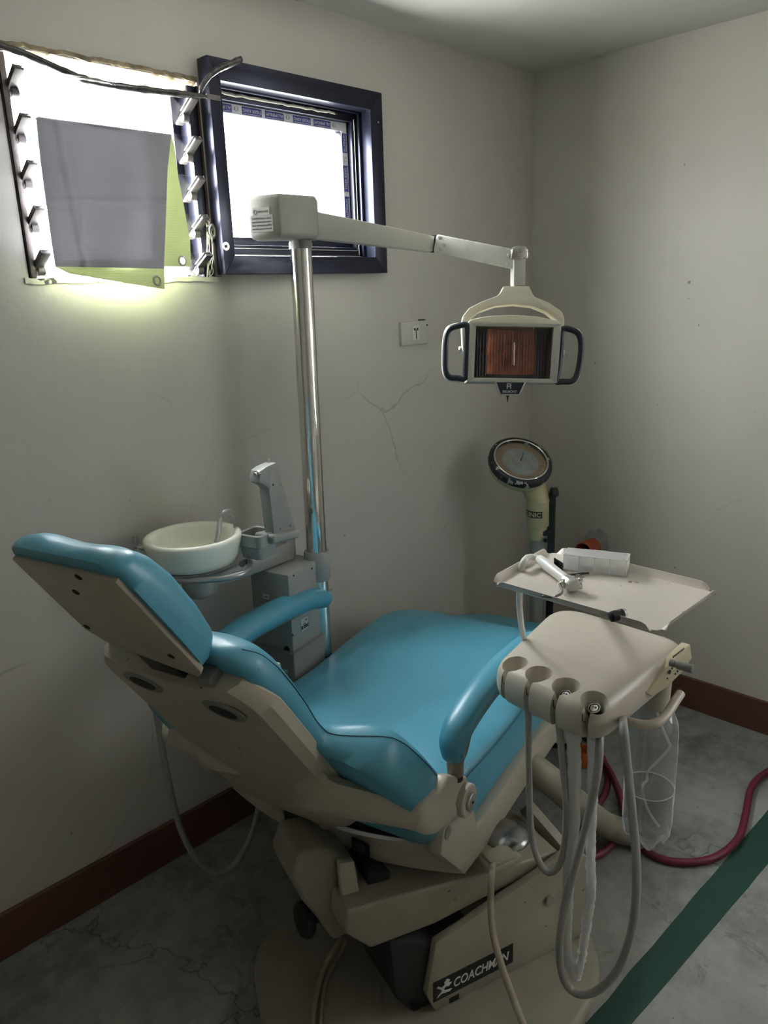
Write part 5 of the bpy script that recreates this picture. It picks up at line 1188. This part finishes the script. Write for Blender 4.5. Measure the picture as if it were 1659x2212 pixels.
# air-water syringe
zs = zt+.0145
def ps(x, y, z=zs): return pz(x, y, z)
sy = thing('air_water_syringe', 'white and silver air-water syringe lying across the tray with a bent metal tip', 'syringe', ps(1200, 1240, zt))
ha, hb = ps(1166, 1209, zs), ps(1223, 1253, zs)
hdv = (hb-ha).normalized()
b = B(); tube(b, [ha-hdv*.002, ha, ha*.7+hb*.3, hb*.75+ha*.25, hb], [.0085, .0098, .0108, .0098, .0105], 24); recalc(b); obj('handle', b, 'white', sy, 60)
hose('syringe_tube', [ha, ps(1157, 1205, zs+.002), ps(1146, 1203, zs+.004), ps(1137, 1206, zs+.005), ps(1130, 1216, zs+.002), px(1126, 1232, ps(1130, 1216).x-.004), pd(1124, 1262, 1.52), pd(1122, 1300, 1.55), pd(1125, 1340, 1.57), pd(1130, 1372, 1.6), pd(1140, 1420, 1.60)], .0062, 'hosewhite', sy, 10, 14)
hs2 = Vector((0, 0, 1)).cross(hdv).normalized(); hu = hdv.cross(hs2)
hf = frame(hb, hdv, hs2, hu)
b = B(); R = []
for s, w_, h_ in ((0, .0105, .0105), (.010, .0125, .0112), (.020, .0135, .012), (.030, .013, .0105), (.033, .011, .008)):
    R.append([hf(s, w_*a, h_*c) for a, c in ((-1, -.5), (-.5, -1), (.5, -1), (1, -.5), (1, .5), (.5, 1), (-.5, 1), (-1, .5))])
loft(b, R); recalc(b); hdo = obj('syringe_head', b, 'syrmetal', sy, 40)
lo = -hs2 if hs2.dot(RT) > 0 else hs2   # toward picture left / camera
tb0 = hf(.016, 0, 0)+lo*.012
b = B(); fr2 = frame(tb0, hu, lo, hdv); disc(b, fr2, .0085, -.002, .004, 20); disc(b, fr2, .0065, .004, .007, 20); disc(b, fr2, .0045, .007, .011, 16); recalc(b); obj('tip_collar', b, 'steel', hdo)
t0 = tb0+lo*.009; hose('bent_tip', [t0, ps(1215, 1279, zs+.001), ps(1203, 1287, zs-.002), ps(1195, 1290, zs-.005), ps(1183, 1289, zs-.006), ps(1174, 1288, zs-.006), ps(1172, 1289, zs-.008)], .0023, 'tipmetal', sy, 8, 10)
for k in (-.005, .006):
    b = B(); disc(b, frame(hf(.024+.0, 0, k)-lo*.012, hu, -lo, hdv), .0055, 0, .007, 14, bev=.001); recalc(b); obj('button', b, 'chrome', hdo)
# black caps and probe
c = ps(1206, 1232, zt)
bc = thing('black_finger_rest', 'small black open cup standing on the tray between syringe and organiser box', 'cup', c)
b = B(); N = 24; R = []
for z, r in ((0, .0092), (.006, .0095), (.012, .0092)): R.append([c+Vector((r*math.cos(2*math.pi*k/N), r*math.sin(2*math.pi*k/N), z)) for k in range(N)])
tilt = lambda k: .020+.006*math.cos(2*math.pi*k/N-2.5)
R.append([c+Vector((.0092*math.cos(2*math.pi*k/N), .0092*math.sin(2*math.pi*k/N), tilt(k))) for k in range(N)])
R.append([c+Vector((.0078*math.cos(2*math.pi*k/N), .0078*math.sin(2*math.pi*k/N), tilt(k))) for k in range(N)])
R.append([c+Vector((.0072*math.cos(2*math.pi*k/N), .0072*math.sin(2*math.pi*k/N), .006)) for k in range(N)])
loft(b, R); recalc(b); obj('cup_wall', b, 'glossblack', bc, 50)
pr = thing('dental_probe', 'thin dark metal probe lying behind the syringe on the tray', 'probe', ps(1240, 1240, zt))
b = B(); tube(b, [ps(1188, 1238, zt+.003), ps(1230, 1242, zt+.003), ps(1272, 1238, zt+.003)], .0022, 10); recalc(b); obj('shaft', b, 'darksteel', pr, 60)
b = B(); tube(b, [ps(1272, 1238, zt+.003), ps(1276, 1238, zt+.003), ps(1286, 1237, zt+.003)], [.0022, .0012, .0009], 10); recalc(b); obj('probe_tip', b, 'steel', pr, 60)
c = ps(1330, 1330, zt+.009); e = ps(1349, 1325, zt+.009); ax = (e-c).normalized(); s_ = Vector((0, 0, 1)).cross(ax).normalized(); fz = frame(c, ax, s_, (0, 0, 1))
bk = thing('bur_chuck_plug', 'black plug with silver claws lying near the lower rim of the tray', 'plug', (c.x, c.y, zt))
b = B(); lathe(b, [(.004, -.012), (.0085, -.009), (.0092, -.004), (.0092, .002), (.0078, .003), (.0078, .008), (.009, .009), (.009, .013)], lambda x, y, z: fz(z, x, y), 18); recalc(b); obj('plug_body', b, 'black', bk)
for k in range(5):
    a = 2*math.pi*k/5+.3; b = B(); box(b, lambda x, y, z, a=a: fz(x, y*math.cos(a)-z*math.sin(a), y*math.sin(a)+z*math.cos(a)), .010, .019, -.0024, .0024, .0062, .0086, .0006); recalc(b); obj('claw', b, 'chrome', bk)
# ------------------------------------------------------------------ water bottle
def zat(xw, yw, ypix):
    lo_, hi_ = 0., 1.2
    for _ in range(40):
        m = (lo_+hi_)/2; P = Vector((xw, yw, m))-CAM; yy = CY-F*P.dot(UP)/P.dot(FW)
        if yy > ypix: lo_ = m
        else: hi_ = m
    return (lo_+hi_)/2
zb_ = zat(bx.x, bx.y, 1800); zw = zat(bx.x, bx.y, 1698); zs_ = zat(bx.x, bx.y, 1598)
Dd = (Vector((bx.x, bx.y, .6))-CAM).dot(FW); rb = 52.5/1660*Dd
wb = thing('water_bottle', 'clear plastic soft drink bottle half full of water hanging under the delivery head', 'bottle', (bx.x, bx.y, zb_-.01))
N = 60; b = B(); R = []
def foot(q, r, z, amt):
    m = max(0, math.cos(q*5/1.0))**.6 if False else (.5+.5*math.cos(5*q))
    return Vector((bx.x+r*math.cos(q), bx.y+r*math.sin(q), z-amt*m))
zn = .795
for r, z, am in ((.010, zb_+.012, 0), (rb*.45, zb_+.008, .010), (rb*.72, zb_+.006, .018), (rb*.93, zb_+.020, .010), (rb, zb_+.040, .0), (rb, zb_+.06, 0), (rb*.985, zb_+.075, 0), (rb, zb_+.09, 0), (rb, zw, 0), (rb, zs_-.01, 0), (rb*.985, zs_, 0), (rb*1.0, zs_+.012, 0), (rb*.98, zs_+.03, 0)):
    R.append([foot(2*math.pi*k/N, r, z, am) for k in range(N)])
for i in range(1, 9):
    t = i/8; r = rb*.98*(1-t)**.55*.9+.018*t**.6+rb*.08*(1-t); z = zs_+.03+(zn-zs_-.03)*t
    r = .0155+(rb*.98-.0155)*math.cos(t*math.pi/2)**.9
    R.append([foot(2*math.pi*k/N, r, z, 0) for k in range(N)])
loft(b, R); recalc(b); obj('bottle_wall', b, 'pet', wb, 60)
b = B(); R = []
for r, z, am in ((.008, zb_+.014, 0), (rb*.43, zb_+.010, .009), (rb*.70, zb_+.008, .016), (rb*.90, zb_+.021, .009), (rb*.975, zb_+.040, .0), (rb*.975, zw-.002, 0), (rb*.985, zw, 0), (rb*.96, zw-.0015, 0)):
    R.append([foot(2*math.pi*k/N, r, z, am) for k in range(N)])
loft(b, R); recalc(b); obj('water', b, 'water', wb, 60)
b = B(); R = []
for r, z, am in ((rb*.46, zb_+.0065, .0105), (rb*.73, zb_+.0045, .0185), (rb*.935, zb_+.019, .0105), (rb*.80, zb_+.024, .008)): R.append([foot(2*math.pi*k/N, r, z, am) for k in range(N)])
loft(b, R, cap=False); recalc(b); obj('bottle_foot', b, 'milky', wb, 60)  # pale ring added as a painted highlight around the bottom
b = B(); tube(b, [Vector((bx.x+rb*.985*math.cos(q), bx.y+rb*.985*math.sin(q), zw)) for q in [2*math.pi*k/40 for k in range(40)]], .0011, 6, closed=True); recalc(b); obj('water_line', b, 'milkyedge', wb, 60)
b = B(); lathe(b, [(.0165, zn-.004), (.0195, zn-.003), (.0195, zn+.0), (.017, zn+.001), (.017, zn+.004)], lambda x, y, z: Vector((bx.x+x, bx.y+y, z)), 24); recalc(b); obj('bottle_neck', b, 'milky', wb)
def bp_(x, y): 
    d = ray(x, y); f2 = Vector((FW.x, FW.y, 0)).normalized(); t = (Vector((bx.x, bx.y, 0))-Vector((CAM.x, CAM.y, 0))).dot(f2)/d.dot(f2); return CAM+d*t
hose('pickup_tube', [bp_(1418, 1532), bp_(1428, 1565), bp_(1443, 1600), bp_(1446, 1615), bp_(1425, 1640), bp_(1400, 1665), bp_(1397, 1685), bp_(1388, 1700), bp_(1396, 1740), bp_(1412, 1770), bp_(1424, 1786)], .0028, 'milkyedge', wb, 8, 8)
# ------------------------------------------------------------------ red hose and orange fitting on the floor
zf = .0115
rp_ = [(1330, 1816), (1296, 1845), (1258, 1856), (1225, 1850), (1222, 1815), (1255, 1780), (1290, 1742), (1313, 1692), (1303, 1640), (1272, 1597), (1232, 1573), (1200, 1570), (1184, 1585), (1192, 1603), (1225, 1612), (1266, 1630), (1306, 1662), (1334, 1712), (1350, 1762), (1374, 1818), (1420, 1852), (1480, 1863), (1545, 1852), (1594, 1812), (1611, 1757), (1621, 1707), (1644, 1677), (1700, 1646), (1790, 1620)]
ctrl = [pz(x, y, zf) for x, y in rp_]
for i in (14, 15, 16): ctrl[i].z += .022
for i in (13, 17): ctrl[i].z += .012
P = cr(ctrl, 12); b = B(); tube(b, P, .0112, 14); recalc(b); rh_ = obj('rubber_hose', b, 'red', None, 60); tag(rh_, 'dark red rubber hose coiled behind the tubing and snaking across the floor', 'hose')
c = pz(1258, 1650, 0)
of_ = thing('floor_drain_pipe', 'orange plastic pipe fitting standing on the floor inside the hose coil', 'pipe fitting', (c.x, c.y, 0))
b = B(); lathe(b, [(.030, 0), (.030, .012), (.034, .016), (.036, .03), (.036, .052), (.033, .060), (.030, .060), (.030, .02)], lambda x, y, z: Vector((c.x+x, c.y+y, z)), 28); recalc(b); obj('pipe_socket', b, 'orange', of_)
b = B(); lathe(b, [(.0365, .020), (.0375, .023), (.0375, .028), (.0365, .031)], lambda x, y, z: Vector((c.x+x, c.y+y, z)), 28); recalc(b); obj('socket_ring', b, 'orange', of_)
# ------------------------------------------------------------------ daylight
w = bpy.data.worlds.new('overcast'); sc.world = w; w.use_nodes = True; n = w.node_tree; n.nodes.clear()
bg = add(n, 'ShaderNodeBackground'); bg.inputs[1].default_value = SKY
tc_ = add(n, 'ShaderNodeTexCoord'); sx = add(n, 'ShaderNodeSeparateXYZ'); n.links.new(tc_.outputs['Generated'], sx.inputs[0])
mr = add(n, 'ShaderNodeMapRange'); mr.inputs[1].default_value = -1; mr.inputs[2].default_value = 1; n.links.new(sx.outputs['Z'], mr.inputs[0])
n.links.new(ramp(n, mr.outputs[0], [(.0, (.34, .34, .33)), (.48, (.40, .40, .39)), (.52, (.58, .59, .61)), (1., (1.0, 1.0, 1.02))]), bg.inputs[0])
o = add(n, 'ShaderNodeOutputWorld'); n.links.new(bg.outputs[0], o.inputs[0])
def portal(name, loc, rot, sx, sy):
    l = bpy.data.lights.new(name, 'AREA'); l.shape = 'RECTANGLE'; l.size = sx; l.size_y = sy; l.cycles.is_portal = True
    o = bpy.data.objects.new(name, l); C.objects.link(o); o.location = loc; o.rotation_euler = rot
portal('daylight_louvre', ((L1[0]+L1[1])/2, .09, (L1[2]+L1[3])/2), (math.radians(-90), 0, 0), .5, .48)
portal('daylight_window', ((L2[0]+L2[1])/2, .09, (L2[2]+L2[3])/2), (math.radians(-90), 0, 0), .54, .46)
vs = sc.view_settings
sc.display_settings.display_device = 'sRGB'
vs.view_transform = 'Standard'; vs.look = 'None'; vs.gamma = 1.0; vs.use_curve_mapping = False; vs.exposure = EXPO
sc.cycles.max_bounces = 10; sc.cycles.diffuse_bounces = 6; sc.cycles.transparent_max_bounces = 24; sc.cycles.transmission_bounces = 10
sc.cycles.caustics_reflective = False; sc.cycles.caustics_refractive = False
